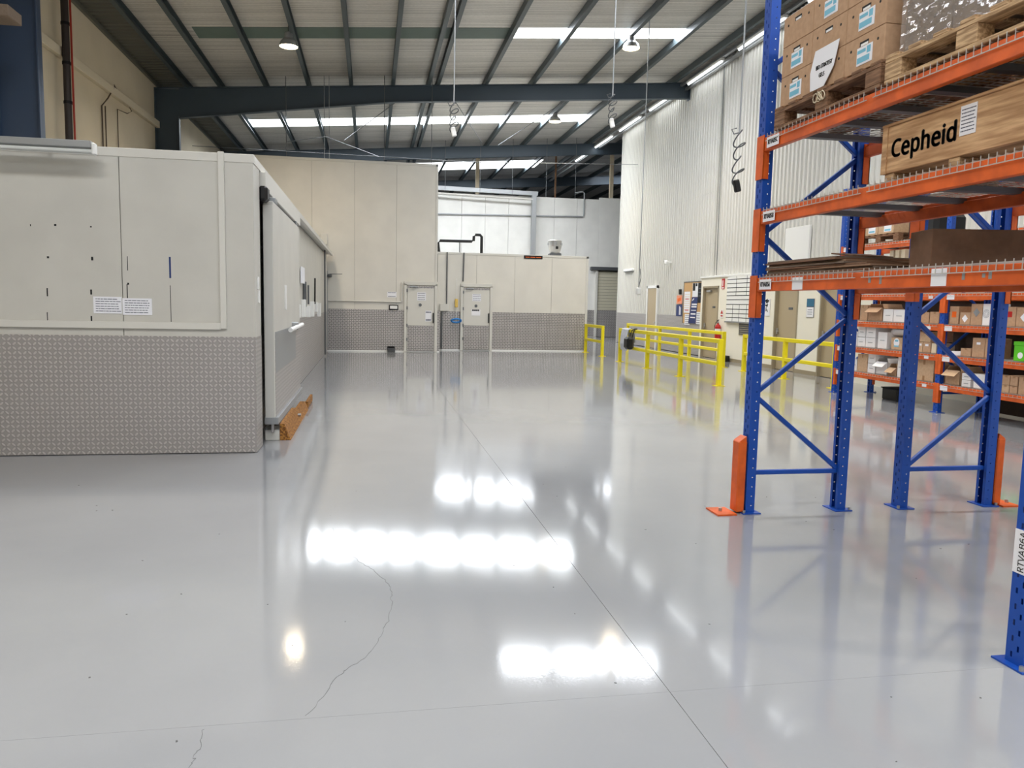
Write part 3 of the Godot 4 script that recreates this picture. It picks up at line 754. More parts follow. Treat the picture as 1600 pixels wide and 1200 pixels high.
func back_area() -> void:
	var t := thing("wall_panelled", "bright white panelled partition wall behind the low cool room", "wall", Vector3(0, 0, -38.0), 0, "", "structure")
	for i in 8:
		var x := 2.0 + i * 1.15
		obj("wall_panel", mb().lo_hi(Vector3(x + 0.005, 0, -0.15), Vector3(x + 1.145, 6.84, 0), 0.005), M.panel_white, t)
	obj("wall_panel", mb().lo_hi(Vector3(11.2, 3.5, -0.15), Vector3(15.0, 6.94, 0), 0.005), M.panel_white, t)
	obj("backing", mb().lo_hi(Vector3(2.0, 0, -0.2), Vector3(15.0, 6.8, -0.14)), M.joint, t)
	obj("chequer_plate", mb().lo_hi(Vector3(7.4, 0.02, 0.0), Vector3(11.15, 1.36, 0.012)), M.plate_far, t)
	var d := thing("door_1", "pale beige roller door between the low cool room and the corrugated wall", "door", Vector3(12.6, 0, -37.95), 0, "", "structure")
	for k in 13:
		obj("slat", mb().lo_hi(Vector3(-1.4, 1.36 + k * 0.15, -0.04), Vector3(1.4, 1.50 + k * 0.15, 0.0), 0.01), M.roller, d)
	obj("kick_plate", mb().lo_hi(Vector3(-1.42, 0.02, -0.04), Vector3(1.4, 1.36, 0.01)), M.plate_far, d)
	obj("lintel", mb().lo_hi(Vector3(-1.8, 3.35, -0.06), Vector3(1.8, 3.52, 0.16), 0.01), M.zinc, d)
	obj("jamb", mb().lo_hi(Vector3(-1.52, 0, -0.04), Vector3(-1.4, 3.4, 0.08), 0.01), M.panel_edge, d)
	var s := thing("steel_frame", "pale grey steel beam and post in front of the white back wall", "frame", Vector3(0, 0, -37.7))
	obj("post", mb().lo_hi(Vector3(7.66, 0, 0), Vector3(7.88, 6.95, 0.2), 0.006), M.galv, s)
	obj("beam", mb().bar(Vector3(2.6, 7.0, 0.1), Vector3(7.95, 6.93, 0.1), 0.14, 0.2, 0.006), M.galv, s)
	obj("track", mb().bar(Vector3(2.6, 6.75, 0.16), Vector3(7.7, 6.65, 0.16), 0.1, 0.07), M.panel_edge, s)
	tag(obj("white_pipe", mb().tube([Vector3(2.6, 5.8, -37.93), Vector3(10.32, 5.96, -37.93), Vector3(10.38, 6.02, -37.93), Vector3(10.38, 7.1, -37.93), Vector3(10.3, 7.17, -37.93), Vector3(9.9, 7.1, -37.93)], 0.035, 8), M.galv), "thin grey pipe run along the white back wall, turning up", "pipe")
	tag(obj("cream_post", mb().lo_hi(Vector3(5.15, 7.0, -39.6), Vector3(5.33, 8.99, -39.45)), M.carton_cream), "cream post rising behind the steel beam", "post")
	tag(obj("cream_post", mb().lo_hi(Vector3(11.9, 6.9, -38.8), Vector3(12.08, 9.53, -38.65)), M.carton_cream), "cream post rising beside the corrugated wall corner", "post")
	tag(obj("copper_post", mb().tube([Vector3(9.05, 6.8, -38.6), Vector3(9.05, 9.3, -38.6)], 0.05, 8), M.wood_dark), "brown pipe rising above the white back wall", "post")

# ------------------------------------------------------------------ right side
func corrugated(b: Mb, z0: float, z1: float, y0: float, y1: float) -> void:
	var z := z0
	while z < z1 - 0.01:
		for q in [[0.0, 0.0, 0.115, 0.0], [0.115, 0.0, 0.132, 0.045], [0.132, 0.045, 0.178, 0.045], [0.178, 0.045, 0.195, 0.0]]:
			var za := minf(z + q[0], z1); var zb := minf(z + q[2], z1)
			b.quad(Vector3(10.75 - q[1], y0, za), Vector3(10.75 - q[3], y0, zb), Vector3(10.75 - q[3], y1, zb), Vector3(10.75 - q[1], y1, za), Vector3(-1, 0, 0.01))
		z += 0.195
	b.quad(Vector3(10.75, y1, z0), Vector3(10.75, y1, z1), Vector3(10.87, y1, z1), Vector3(10.87, y1, z0), Vector3.UP)

func right_wall() -> void:
	var t := thing("wall_right", "tall off-white ribbed metal wall along the walkway", "wall", Vector3.ZERO, 0, "", "structure")
	var b := mb()
	corrugated(b, -33.1, -23.4, 1.3, 9.22)
	obj("ribbed_sheet", b, M.corrugated, t)
	b = mb()
	corrugated(b, -23.38, 14.0, 2.6, 9.22)
	obj("ribbed_sheet", b, M.corrugated, t)
	obj("backing", mb().lo_hi(Vector3(10.76, 0, -33.1), Vector3(10.9, 9.2, 14)), M.joint, t)
	obj("end_flashing", mb().lo_hi(Vector3(10.7, 0, -33.14), Vector3(10.92, 9.22, -33.06)), M.corrugated, t)
	obj("chequer_plate", mb().lo_hi(Vector3(10.69, 0.02, -33.05), Vector3(10.75, 1.31, -29.2)), M.plate, t)
	obj("chequer_plate", mb().lo_hi(Vector3(10.69, 0.02, -28.1), Vector3(10.75, 1.31, -24.0)), M.plate, t)
	b = mb()
	for y in [3.63, 5.27, 6.9, 8.5]:
		var z := -32.9
		while z < -6.0:
			b.box(Vector3(10.745, y, z + 0.06), Vector3(0.02, 0.022, 0.022))
			z += 0.195
	obj("screw_heads", b, M.zinc, t).set_meta("kind", "stuff")
	# white office wall let into the foot of the ribbed wall
	var w := thing("wall_office", "cream painted office wall with tan doors below the ribbed wall", "wall", Vector3.ZERO, 0, "", "structure")
	var doors := [[-23.84, -22.67], [-19.23, -18.08], [-17.09, -15.95]]
	var z := -24.0
	for d in doors:
		obj("wall_section", mb().lo_hi(Vector3(10.6, 0, z), Vector3(10.76, 2.55, d[0])), M.office, w)
		obj("wall_section", mb().lo_hi(Vector3(10.6, 2.28, d[0]), Vector3(10.76, 2.55, d[1])), M.office, w)
		z = d[1]
	obj("wall_section", mb().lo_hi(Vector3(10.6, 0, z), Vector3(10.76, 2.55, 14)), M.office, w)
	obj("head_capping", mb().lo_hi(Vector3(10.56, 2.54, -24.03), Vector3(10.76, 2.6, 14), 0.005), M.white, w)
	obj("skirting", mb().lo_hi(Vector3(10.585, 0, -22.6), Vector3(10.6, 0.1, -19.25)), M.frame_tan, w)
	obj("skirting", mb().lo_hi(Vector3(10.585, 0, -18.05), Vector3(10.6, 0.1, -17.12)), M.frame_tan, w)
	var words := ["tan office door behind the yellow rail beside the fire extinguisher", "tan office door seen through the first rack frame", "tan office door half hidden by the far rack frame upright"]
	for i in 3:
		var d = doors[i]
		var o := thing("door_%d" % (i + 2), words[i], "door", Vector3(10.6, 0, (d[0] + d[1]) / 2), ASLE, "", "structure")
		var hw: float = (d[1] - d[0]) / 2
		obj("frame", mb().lo_hi(Vector3(-hw, 0, -0.12), Vector3(-hw + 0.05, 2.28, 0.015)).lo_hi(Vector3(hw - 0.05, 0, -0.12), Vector3(hw, 2.28, 0.015)).lo_hi(Vector3(-hw, 2.22, -0.12), Vector3(hw, 2.28, 0.015)), M.frame_tan, o)
		obj("leaf", mb().lo_hi(Vector3(-hw + 0.05, 0.01, -0.11), Vector3(hw - 0.05, 2.22, -0.07), 0.003), M.door_tan, o)
		obj("handle", mb().box(Vector3(-hw + 0.12, 1.02, -0.04), Vector3(0.04, 0.16, 0.05), 0.01).box(Vector3(-hw + 0.17, 1.02, -0.02), Vector3(0.12, 0.02, 0.02)), M.steel, o)
		obj("name_plate", mb().box(Vector3(0.12, 1.62, -0.066), Vector3(0.2, 0.06, 0.006)), M.zinc, o)
		if i == 0:
			obj("closer", mb().box(Vector3(-0.2, 2.12, -0.03), Vector3(0.3, 0.06, 0.07), 0.01), M.steel, o)
	var o := thing("door_5", "narrow tan door let into the ribbed wall near the far corner", "door", Vector3(10.695, 0, -28.65), ASLE, "", "structure")
	obj("frame", mb().lo_hi(Vector3(-0.56, 0, -0.02), Vector3(-0.48, 2.4, 0.06)).lo_hi(Vector3(0.48, 0, -0.02), Vector3(0.56, 2.4, 0.06)).lo_hi(Vector3(-0.56, 2.3, -0.02), Vector3(0.56, 2.4, 0.06)), M.white, o)
	obj("leaf", mb().lo_hi(Vector3(-0.48, 0.01, 0.0), Vector3(0.48, 2.3, 0.03), 0.003), M.door_tan, o)
	obj("handle", mb().box(Vector3(0.38, 1.0, 0.06), Vector3(0.12, 0.03, 0.05), 0.008), M.steel, o)
	# boards, signs and fittings on the wall
	o = thing("notice_board", "cork notice board covered with posters left of the office door", "notice board", Vector3(10.69, 1.74, -24.75), ASLE)
	obj("cork", mb().lo_hi(Vector3(-0.84, -0.68, 0), Vector3(0.7, 0.72, 0.02)), M.cork, o)
	obj("frame", mb().lo_hi(Vector3(-0.86, 0.7, 0), Vector3(0.72, 0.73, 0.03)).lo_hi(Vector3(-0.86, -0.69, 0), Vector3(-0.84, 0.72, 0.03)).lo_hi(Vector3(0.7, -0.69, 0), Vector3(0.72, 0.72, 0.03)), M.zinc, o)
	o = thing("poster", "long navy poster with white lines hanging off the cork board", "poster", Vector3(10.66, 1.58, -24.75), ASLE)
	obj("sheet", mb().prism([Vector3(-0.12, 0.36, 0), Vector3(0.36, 0.36, 0), Vector3(0.28, -0.52, 0), Vector3(-0.34, -0.52, 0)], Vector3(0, 0, 0.004)), M.poster_navy, o)
	for q in [[0.12, 0.12, 0.42, 0.05], [0.1, 0.04, 0.42, 0.05], [0.07, -0.08, 0.4, 0.025], [0.05, -0.2, 0.4, 0.05], [0.02, -0.32, 0.4, 0.04]]:
		obj("print_lines", mb().box(Vector3(q[0], q[1], 0.005), Vector3(q[2], q[3], 0.002)), M.paper, o)
	obj("emblem", mb().box(Vector3(0.0, 0.28, 0.005), Vector3(0.16, 0.04, 0.002), 0, Basis(Vector3.BACK, 0.4)), M.paper, o)
	o = thing("poster", "photo poster with a dark panel at the top of the cork board", "poster", Vector3(10.66, 2.18, -24.5), ASLE)
	obj("photo", mb().box(Vector3(-0.12, 0, 0), Vector3(0.44, 0.46, 0.004)), M.paper, o)
	obj("figure_patch", mb().box(Vector3(-0.22, 0.1, 0.003), Vector3(0.2, 0.25, 0.002)).box(Vector3(-0.02, 0.17, 0.003), Vector3(0.14, 0.1, 0.002)), M.ink, o)
	obj("dark_panel", mb().box(Vector3(0.26, -0.1, 0), Vector3(0.3, 0.66, 0.004)), M.ink, o)
	obj("print_lines", mb().box(Vector3(0.26, 0.05, 0.003), Vector3(0.22, 0.02, 0.002)).box(Vector3(0.26, -0.08, 0.003), Vector3(0.22, 0.02, 0.002)).box(Vector3(0.26, -0.2, 0.003), Vector3(0.22, 0.02, 0.002)), M.print, o)
	o = thing("paper_notice", "tall white notice on the corner of the cork board nearest the extinguished sign", "notice", Vector3(10.665, 1.72, -25.28), ASLE)
	o.set_meta("label", "tall white notice with red bars pinned on the cork board")
	sheet_of_text(o, "sheet", Vector3(0, 0.05, 0), 0.5, 0.72, 0, 8, M.paper, M.carton_cream)
	obj("red_bar", mb().box(Vector3(0, 0.16, 0.004), Vector3(0.3, 0.03, 0.003)).box(Vector3(0, -0.22, 0.004), Vector3(0.3, 0.03, 0.003)), M.red, o)
	o = thing("paper_notice", "white notice pinned low, hanging below the cork board", "notice", Vector3(10.665, 1.18, -25.2), ASLE)
	sheet_of_text(o, "sheet", Vector3.ZERO, 0.4, 0.36, 0.05, 5, M.paper, M.print)
	o = thing("paper_notice", "white angled notice pinned beside the navy poster foot", "notice", Vector3(10.665, 1.25, -24.3), ASLE)
	sheet_of_text(o, "sheet", Vector3.ZERO, 0.3, 0.4, 0, 5, M.paper, M.print)
	o = thing("stacked_poster", "pink and navy safety poster left of the cork board", "poster", Vector3(10.68, 1.68, -26.0), ASLE)
	obj("pink_sheet", mb().box(Vector3(0, 0.18, 0), Vector3(0.5, 0.3, 0.006)), M.pink, o)
	obj("navy_sheet", mb().box(Vector3(0, -0.2, 0), Vector3(0.5, 0.4, 0.006)), M.poster_navy, o)
	obj("print_lines", mb().box(Vector3(0.06, -0.2, 0.004), Vector3(0.08, 0.3, 0.002)).box(Vector3(0.16, -0.22, 0.004), Vector3(0.05, 0.26, 0.002)), M.paper, o)
	obj("print_mark", mb().box(Vector3(0, 0.18, 0.004), Vector3(0.3, 0.12, 0.002), 0, Basis(Vector3.BACK, 0.2)), M.orange_label, o)
	obj("black_case", mb().box(Vector3(0.12, 0.45, 0.03), Vector3(0.14, 0.18, 0.06), 0.01), M.black, o)
	o = thing("whiteboard", "white gridded planner board behind the blue rack upright", "whiteboard", Vector3(10.58, 1.87, -21.1), ASLE)
	obj("board", mb().lo_hi(Vector3(-0.95, -0.66, -0.01), Vector3(0.92, 0.68, 0.015), 0.004), M.white, o)
	var lines := mb()
	for y in [0.58, 0.46, 0.33, 0.21, 0.1, -0.02, -0.16, -0.3, -0.43, -0.55]:
		lines.box(Vector3(-0.015, y, 0.016), Vector3(1.87, 0.02, 0.003))
	for x in [-0.35, 0.3]:
		lines.box(Vector3(x, 0.39, 0.016), Vector3(0.018, 0.56, 0.003))
	for x in [-0.52, -0.1, 0.35]:
		lines.box(Vector3(x, -0.41, 0.016), Vector3(0.018, 0.5, 0.003))
	obj("grid_lines", lines, M.ink, o)
	obj("foot_tray", mb().lo_hi(Vector3(-0.95, -0.7, 0), Vector3(0.92, -0.66, 0.06)), M.galv, o)
	o = thing("wall_vent", "grey louvred vent in the office wall under the planner board", "vent", Vector3(10.59, 1.0, -20.85), ASLE)
	obj("frame", mb().box(Vector3.ZERO, Vector3(0.7, 0.36, 0.02), 0.004), M.frame_tan, o)
	for k in 6:
		obj("slat", mb().box(Vector3(0, -0.14 + k * 0.056, 0.014), Vector3(0.64, 0.03, 0.016), 0, Basis(Vector3.RIGHT, 0.5)), M.zinc, o)
	o = thing("fire_extinguisher", "red fire extinguisher on the office wall behind the yellow rail", "extinguisher", Vector3(10.5, 0.55, -22.42))
	obj("cylinder", mb().lathe(Vector3.ZERO, [[0.0, 0.0], [0.085, 0.0], [0.09, 0.02], [0.09, 0.46], [0.07, 0.52], [0.03, 0.55], [0.03, 0.58], [0.0, 0.58]], 20), M.red, o)
	obj("band", mb().lathe(Vector3.ZERO, [[0.0915, 0.34], [0.0915, 0.41]], 20), M.white, o)
	obj("valve", mb().box(Vector3(0, 0.61, 0), Vector3(0.05, 0.07, 0.05), 0.01), M.steel, o)
	obj("lever", mb().box(Vector3(-0.03, 0.66, 0.03), Vector3(0.03, 0.025, 0.16), 0.006, Basis(Vector3.RIGHT, -0.3)), M.black, o)
	obj("hose", mb().tube([Vector3(0, 0.6, -0.03), Vector3(-0.03, 0.6, -0.1), Vector3(-0.05, 0.5, -0.12), Vector3(-0.04, 0.25, -0.11)], 0.012, 6), M.black, o)
	o = thing("fire_sign", "tall red fire extinguisher sign high beside the office door", "sign", Vector3(10.59, 2.33, -22.38), ASLE)
	obj("plate", mb().box(Vector3.ZERO, Vector3(0.2, 0.32, 0.008)), M.red, o)
	obj("symbol", mb().box(Vector3(-0.02, 0.02, 0.005), Vector3(0.05, 0.18, 0.002)).box(Vector3(0, -0.12, 0.005), Vector3(0.13, 0.03, 0.002)), M.white, o)
	o = thing("fire_sign", "small red and white sign just above the fire extinguisher", "sign", Vector3(10.59, 1.42, -22.38), ASLE)
	obj("plate", mb().box(Vector3.ZERO, Vector3(0.2, 0.26, 0.006)), M.white, o)
	obj("symbol", mb().prism([Vector3(-0.09, 0, 0.003), Vector3(0.09, 0, 0.003), Vector3(0, 0.12, 0.003)], Vector3(0, 0, 0.003)).box(Vector3(0, -0.06, 0.004), Vector3(0.14, 0.04, 0.003)), M.red, o)
	o = thing("wall_picture", "black and white picture on the office wall right of the blue upright", "picture", Vector3(10.59, 1.64, -19.62), ASLE)
	obj("sheet", mb().box(Vector3.ZERO, Vector3(0.3, 0.46, 0.008)), M.paper, o)
	var pb := mb()
	for k in 14:
		pb.box(Vector3(rng.randf_range(-0.11, 0.11), rng.randf_range(-0.2, 0.2), 0.005), Vector3(rng.randf_range(0.03, 0.09), rng.randf_range(0.03, 0.1), 0.002), 0, Basis(Vector3.BACK, rng.randf_range(-0.7, 0.7)))
	obj("print_blotches", pb, M.ink, o)
	o = thing("wall_poster", "teal and white framed notice between the two rack-side doors", "poster", Vector3(10.59, 1.64, -17.5), ASLE)
	obj("frame", mb().box(Vector3.ZERO, Vector3(0.33, 0.46, 0.01), 0.003), M.print, o)
	obj("teal_panel", mb().box(Vector3(0, 0.13, 0.005), Vector3(0.31, 0.18, 0.004)), M.teal, o)
	obj("white_panel", mb().box(Vector3(0, -0.1, 0.005), Vector3(0.31, 0.24, 0.004)), M.paper, o)
	obj("print_lines", mb().box(Vector3(0, -0.04, 0.0075), Vector3(0.2, 0.015, 0.002)).box(Vector3(0, -0.1, 0.0075), Vector3(0.22, 0.012, 0.002)).box(Vector3(0, -0.15, 0.0075), Vector3(0.2, 0.012, 0.002)), M.print, o)
	tag(obj("wall_panel_board", mb().lo_hi(Vector3(10.66, 2.85, -19.0), Vector3(10.72, 3.69, -17.85), 0.005), M.white), "blank white board mounted on the ribbed wall above the offices", "board")
	o = thing("security_camera", "small white security camera on the ribbed wall", "camera", Vector3(10.72, 3.2, -27.0))
	obj("mount", mb().tube([Vector3(0, 0, 0), Vector3(-0.14, -0.02, 0)], 0.035, 8), M.white, o)
	obj("housing", mb().box(Vector3(-0.2, 0.0, 0.06), Vector3(0.12, 0.13, 0.26), 0.03, Basis(Vector3.RIGHT, 0.25)), M.white, o)
	obj("lens", mb().tube([Vector3(-0.2, 0.02, -0.1), Vector3(-0.2, 0.03, -0.06)], 0.05, 10), M.black, o)
	o = thing("wall_heater", "slim white box unit low on the ribbed wall near its corner", "box", Vector3(10.68, 3.1, -31.6))
	obj("body", mb().box(Vector3(0, 0, 0), Vector3(0.14, 0.1, 1.1), 0.02), M.white, o)
	obj("vent_slot", mb().box(Vector3(-0.01, -0.055, 0), Vector3(0.1, 0.02, 1.0)), M.zinc, o)
	tag(obj("wall_conduit", mb().tube([Vector3(10.68, 2.62, -23.1), Vector3(10.68, 9.15, -23.2)], 0.012, 8), M.zinc), "thin vertical conduit up the ribbed wall above the office door", "conduit")
	bait("black bait box on the floor beside the extinguisher", Vector3(10.45, 0, -21.75), ASLE)
	# line of lit batten lights on a channel along the wall top
	var ch := thing("lighting_channel", "long galvanised channel carrying lights along the ribbed wall top", "channel", Vector3(10.42, 0, 0))
	obj("channel", mb().lo_hi(Vector3(-0.05, 9.1, -47.5), Vector3(0.05, 9.17, 8)), M.galv, ch)
	obj("cable_tray", mb().lo_hi(Vector3(0.14, 8.98, -47.0), Vector3(0.24, 9.06, 8)), M.galv, ch)
	var nth := ["nearest", "second", "third", "fourth", "fifth", "sixth", "seventh"]
	for i in 7:
		var z2 := -16.8 - i * 3.65
		var f := thing("batten_light", "lit white batten light at the ribbed wall top, %s along the row" % nth[i], "light", Vector3(10.42, 9.028, z2), 0, "batten lights along the wall top")
		obj("body", mb().lo_hi(Vector3(-0.07, 0, -1.3), Vector3(0.07, 0.07, 1.3), 0.006), M.white, f)
		obj("lit_tube", mb().tube([Vector3(0, -0.02, -1.26), Vector3(0, -0.02, 1.26)], 0.03, 10), M.tube_lit, f)
		var l := AreaLight3D.new()
		l.name = "batten_glow"
		l.area_size = Vector2(0.1, 2.5)
		l.light_color = Color(0.97, 0.99, 1.0)
		l.light_energy = 0.35
		l.area_range = 40.0
		l.shadow_enabled = true
		f.add_child(l)
		l.rotation.x = -PI / 2
		l.position = Vector3(0, -0.056, 0)

func left_wall() -> void:
	var t := thing("wall_left", "beige concrete side wall above the near cool room", "wall", Vector3.ZERO, 0, "", "structure")
	obj("concrete_panel", mb().lo_hi(Vector3(-6.7, 0, -60), Vector3(-6.5, 8.14, 14)), M.beige_wall, t)
	obj("eave_angle", mb().lo_hi(Vector3(-6.5, 8.0, -60), Vector3(-6.42, 8.1, 14)), M.deck, t)
	tag(obj("wall_girt", mb().bar(Vector3(-6.44, 6.62, -16.5), Vector3(-6.44, 6.84, -26.4), 0.12, 0.2, 0.01), M.beige_trim), "beige boxed girt running along the beige wall to the dark column", "girt", "", "structure")
	var p := thing("fire_main", "black riser pipe with a red pipe beside it on the beige wall", "pipe", Vector3(-6.3, 0, -18.3))
	obj("black_pipe", mb().tube([Vector3(0, 3.0, 0), Vector3(0, 8.0, 0)], 0.075, 12), M.pipe_brown, p)
	obj("red_pipe", mb().tube([Vector3(0.11, 3.0, 0.0), Vector3(0.11, 8.0, 0)], 0.022, 8), M.red_pipe, p)
	for y in [5.6, 6.4, 7.2]:
		obj("collar", mb().tube([Vector3(0, y, 0), Vector3(0, y + 0.06, 0)], 0.085, 12), M.ink, p)
	var c := thing("wall_cables", "dark conduits with loose cable loops on the beige wall", "cables", Vector3(-6.47, 0, -21))
	obj("conduit", mb().tube([Vector3(0, 0, 0), Vector3(0, 6.2, 0), Vector3(0.05, 6.45, -0.3), Vector3(0.08, 6.85, -0.75)], 0.018, 6), M.cable_brown, c)
	obj("conduit", mb().tube([Vector3(0, 0, -0.25), Vector3(0, 6.25, -0.25)], 0.015, 6), M.cable_brown, c)
	obj("conduit", mb().tube([Vector3(0, 0, -1.2), Vector3(0, 6.4, -1.2), Vector3(0.04, 6.45, -1.9), Vector3(0.04, 6.6, -2.3), Vector3(0.04, 6.75, -1.9), Vector3(0.04, 6.85, -1.1), Vector3(0.06, 6.9, -0.8)], 0.011, 6), M.cable_brown, c)
	tag(obj("duct_end", mb().lo_hi(Vector3(-6.5, 6.02, -14.7), Vector3(-5.72, 6.2, -14.2), 0.01), M.carton_grey), "end of a cream duct before the blue column", "duct")

# ------------------------------------------------------------------ rails and lamps
func rail(label: String, x: float, zs: Array, top := 0.965) -> void:
	var t := thing("guard_rail", label, "guard rail", Vector3(x, 0, zs[0]), 0, "yellow guard rails")
	for z in zs:
		var p := obj("post", mb().lo_hi(Vector3(-0.045, 0.008, z - zs[0] - 0.045), Vector3(0.045, top, z - zs[0] + 0.045), 0.006), M.yellow, t)
		obj("base_plate", mb().lo_hi(Vector3(-0.1, 0, z - zs[0] - 0.1), Vector3(0.1, 0.01, z - zs[0] + 0.1)), M.yellow, p)
	var e: float = zs[zs.size() - 1] - zs[0]
	obj("top_rail", mb().lo_hi(Vector3(-0.04, top - 0.09, e), Vector3(0.05, top, 0), 0.008), M.yellow, t)
	obj("mid_rail", mb().lo_hi(Vector3(-0.04, 0.41, e), Vector3(0.05, 0.49, 0), 0.008), M.yellow, t)

func rails() -> void:
	rail("long yellow steel guard rail nearest the open floor", 7.05, [-14.9, -16.95, -19.15, -21.4])
	rail("long yellow guard rail on the office side of the walkway", 9.37, [-19.6, -21.9, -24.35, -27.6])
	rail("yellow guard rail seen through the blue rack frame", 9.37, [-18.4, -16.42, -14.45], 0.94)
	rail("short yellow guard rail beside the low cool room", 7.2, [-23.65, -25.6])
	var j := thing("grey_jacket", "light grey jacket draped over the far end of the front rail", "jacket", Vector3(7.05, 0, -20.75))
	var b := mb()
	var nz := 10
	var path := [Vector2(-0.1, 0.35), Vector2(-0.12, 0.55), Vector2(-0.09, 0.8), Vector2(-0.06, 0.95), Vector2(0, 0.99), Vector2(0.06, 0.96), Vector2(0.09, 0.8), Vector2(0.1, 0.6)]
	for i in path.size() - 1:
		for k in nz:
			var q := []
			for e in [[i, k], [i + 1, k], [i + 1, k + 1], [i, k + 1]]:
				var s: Vector2 = path[e[0]]
				var wob := 0.02 * sin(e[1] * 1.9 + e[0] * 0.6)
				q.append(Vector3(s.x + signf(s.x) * absf(wob), s.y + (0.03 * sin(e[1] * 0.8) if e[0] == 0 else 0.0), -0.3 + 0.6 * e[1] / nz + 0.02 * e[0] * sin(e[1])))
			b.quad(q[0], q[1], q[2], q[3], Vector3(-1 if i < 4 else 1, 0.5, 0))
	obj("cloth", b, M.cloth, j)
	var g := thing("black_bag", "black bag hung over the front rail beside the grey jacket", "bag", Vector3(7.05, 0.48, -20.15))
	obj("body", mb().box(Vector3(-0.17, 0.12, 0), Vector3(0.2, 0.34, 0.36), 0.06), M.black, g)
	obj("strap", mb().tube([Vector3(-0.12, 0.26, -0.1), Vector3(-0.07, 0.46, -0.08), Vector3(0, 0.51, 0), Vector3(0.075, 0.42, 0.03), Vector3(0.01, 0.512, 0.08), Vector3(-0.07, 0.46, 0.1), Vector3(-0.12, 0.26, 0.1)], 0.018, 6), M.ink, g)

func lamps() -> void:
	var words := ["glowing round high-bay lamp above the near cool room side", "glowing round high-bay lamp under the short skylight by the ribbed wall", "glowing round high-bay lamp far under the long skylight", "high-bay lamp over the near cool room front", "high-bay lamp over the racks", "high-bay lamp above the near cool room roof", "high-bay lamp above the walkway"]
	var spots := [Vector3(-2.06, 7.94, -21.07), Vector3(7.0, 8.62, -21.2), Vector3(6.98, 8.62, -30.1), Vector3(-2.5, 7.9, -1.2), Vector3(7.0, 8.6, -1.2), Vector3(-2.06, 7.94, -11.0), Vector3(7.0, 8.6, -11.0)]
	for i in spots.size():
		var at: Vector3 = spots[i]
		var t := thing("high_bay_lamp", words[i], "lamp", at, 0, "high-bay lamps")
		obj("reflector", mb().lathe(Vector3.ZERO, [[0.23, 0.0], [0.235, 0.02], [0.2, 0.12], [0.11, 0.2], [0.09, 0.34], [0.0, 0.35]], 24), M.galv, t)
		obj("lamp_lens", mb().lathe(Vector3.ZERO, [[0.225, 0.015], [0.15, -0.015], [0.0, -0.02]], 24), M.bulb, t)
		obj("stem", mb().tube([Vector3(0, 0.34, 0), Vector3(0, roof_y(at.x) - at.y - 0.01, 0)], 0.012, 6), M.zinc, t)
		var l := SpotLight3D.new()
		l.name = "lamp_glow"
		l.light_color = Color(1.0, 0.93, 0.82)
		l.light_energy = 18.0
		l.spot_angle = 72.0
		l.spot_range = 40.0
		l.spot_attenuation = 2.0
		l.light_size = 0.2
		l.shadow_enabled = true
		t.add_child(l)
		l.rotation.x = -PI / 2
		l.position.y = -0.04

# ------------------------------------------------------------------ pallet racks
func upright(t: Node3D, x: float, z: float, h: float, side: int) -> Node3D:      # side: which way (in x) the slotted face looks
	var b := mb()
	var w := 0.1
	var d := 0.075
	var xo := x + side * d / 2
	var xi := x - side * d / 2
	b.holed(Vector3(xo, 0.006, z - w / 2), Vector3(0, 0, 1), w, h, [[0.033, 0.03], [0.067, 0.065]], Vector2(0.011, 0.026), 0.075, Vector3(side, 0, 0))
	for s in [-1, 1]:
		b.holed(Vector3(xo, 0.006, z + s * w / 2), Vector3(-side, 0, 0), d, h, [[0.045, 0.05]], Vector2(0.008, 0.008), 0.075, Vector3(0, 0, s))
		b.quad(Vector3(xi, 0.006, z + s * w / 2), Vector3(xi, 0.006, z + s * 0.022), Vector3(xi, h, z + s * 0.022), Vector3(xi, h, z + s * w / 2), Vector3(-side, 0, 0))
	var u := obj("upright", b, M.rack_blue, t)
	obj("foot_plate", mb().lo_hi(Vector3(x - 0.075, 0, z - 0.09), Vector3(x + 0.075, 0.008, z + 0.09)), M.rack_blue, u)
	obj("anchor_bolt", mb().tube([Vector3(x - side * -0.06, 0.008, z + 0.07), Vector3(x - side * -0.06, 0.03, z + 0.07)], 0.012, 8), M.steel, u)
	return u

func frame(t: Node3D, x0: float, x1: float, z: float, h: float, flip: bool) -> void:
	upright(t, x0, z, h, -1)
	upright(t, x1, z, h, 1)
	var a := x0 + 0.03
	var c := x1 - 0.03
	obj("brace", mb().bar(Vector3(a, 0.315, z), Vector3(c, 0.315, z), 0.035, 0.035, 0.005), M.rack_blue, t)
	var y := 0.315
	var on_left := flip
	while y < h - 0.7:
		var p := Vector3(a if on_left else c, y + 0.02, z)
		var q := Vector3(c if on_left else a, y + 0.6, z)
		obj("brace", mb().bar(p, q, 0.035, 0.035, 0.005), M.rack_blue, t)
		y += 0.615
		on_left = not on_left

func guard(t: Node3D, x: float, z: float, side: int) -> void:
	var g := obj("foot_guard", mb().lo_hi(Vector3(x - 0.035, 0.01, z - 0.055), Vector3(x + 0.035, 0.57, z + 0.055), 0.008).prism([Vector3(x - 0.03, 0.57, z - 0.05), Vector3(x + 0.03, 0.57, z - 0.05), Vector3(x - side * 0.028, 0.61, z - 0.05)], Vector3(0, 0, 0.1)), M.orange, t)
	obj("guard_plate", mb().lo_hi(Vector3(x + side * 0.11 - 0.1, 0, z - 0.11), Vector3(x + side * 0.11 + 0.06, 0.012, z + 0.11)), M.orange, g)
	obj("guard_bolt", mb().tube([Vector3(x + side * 0.14, 0.01, z), Vector3(x + side * 0.14, 0.035, z)], 0.014, 8), M.steel, g)

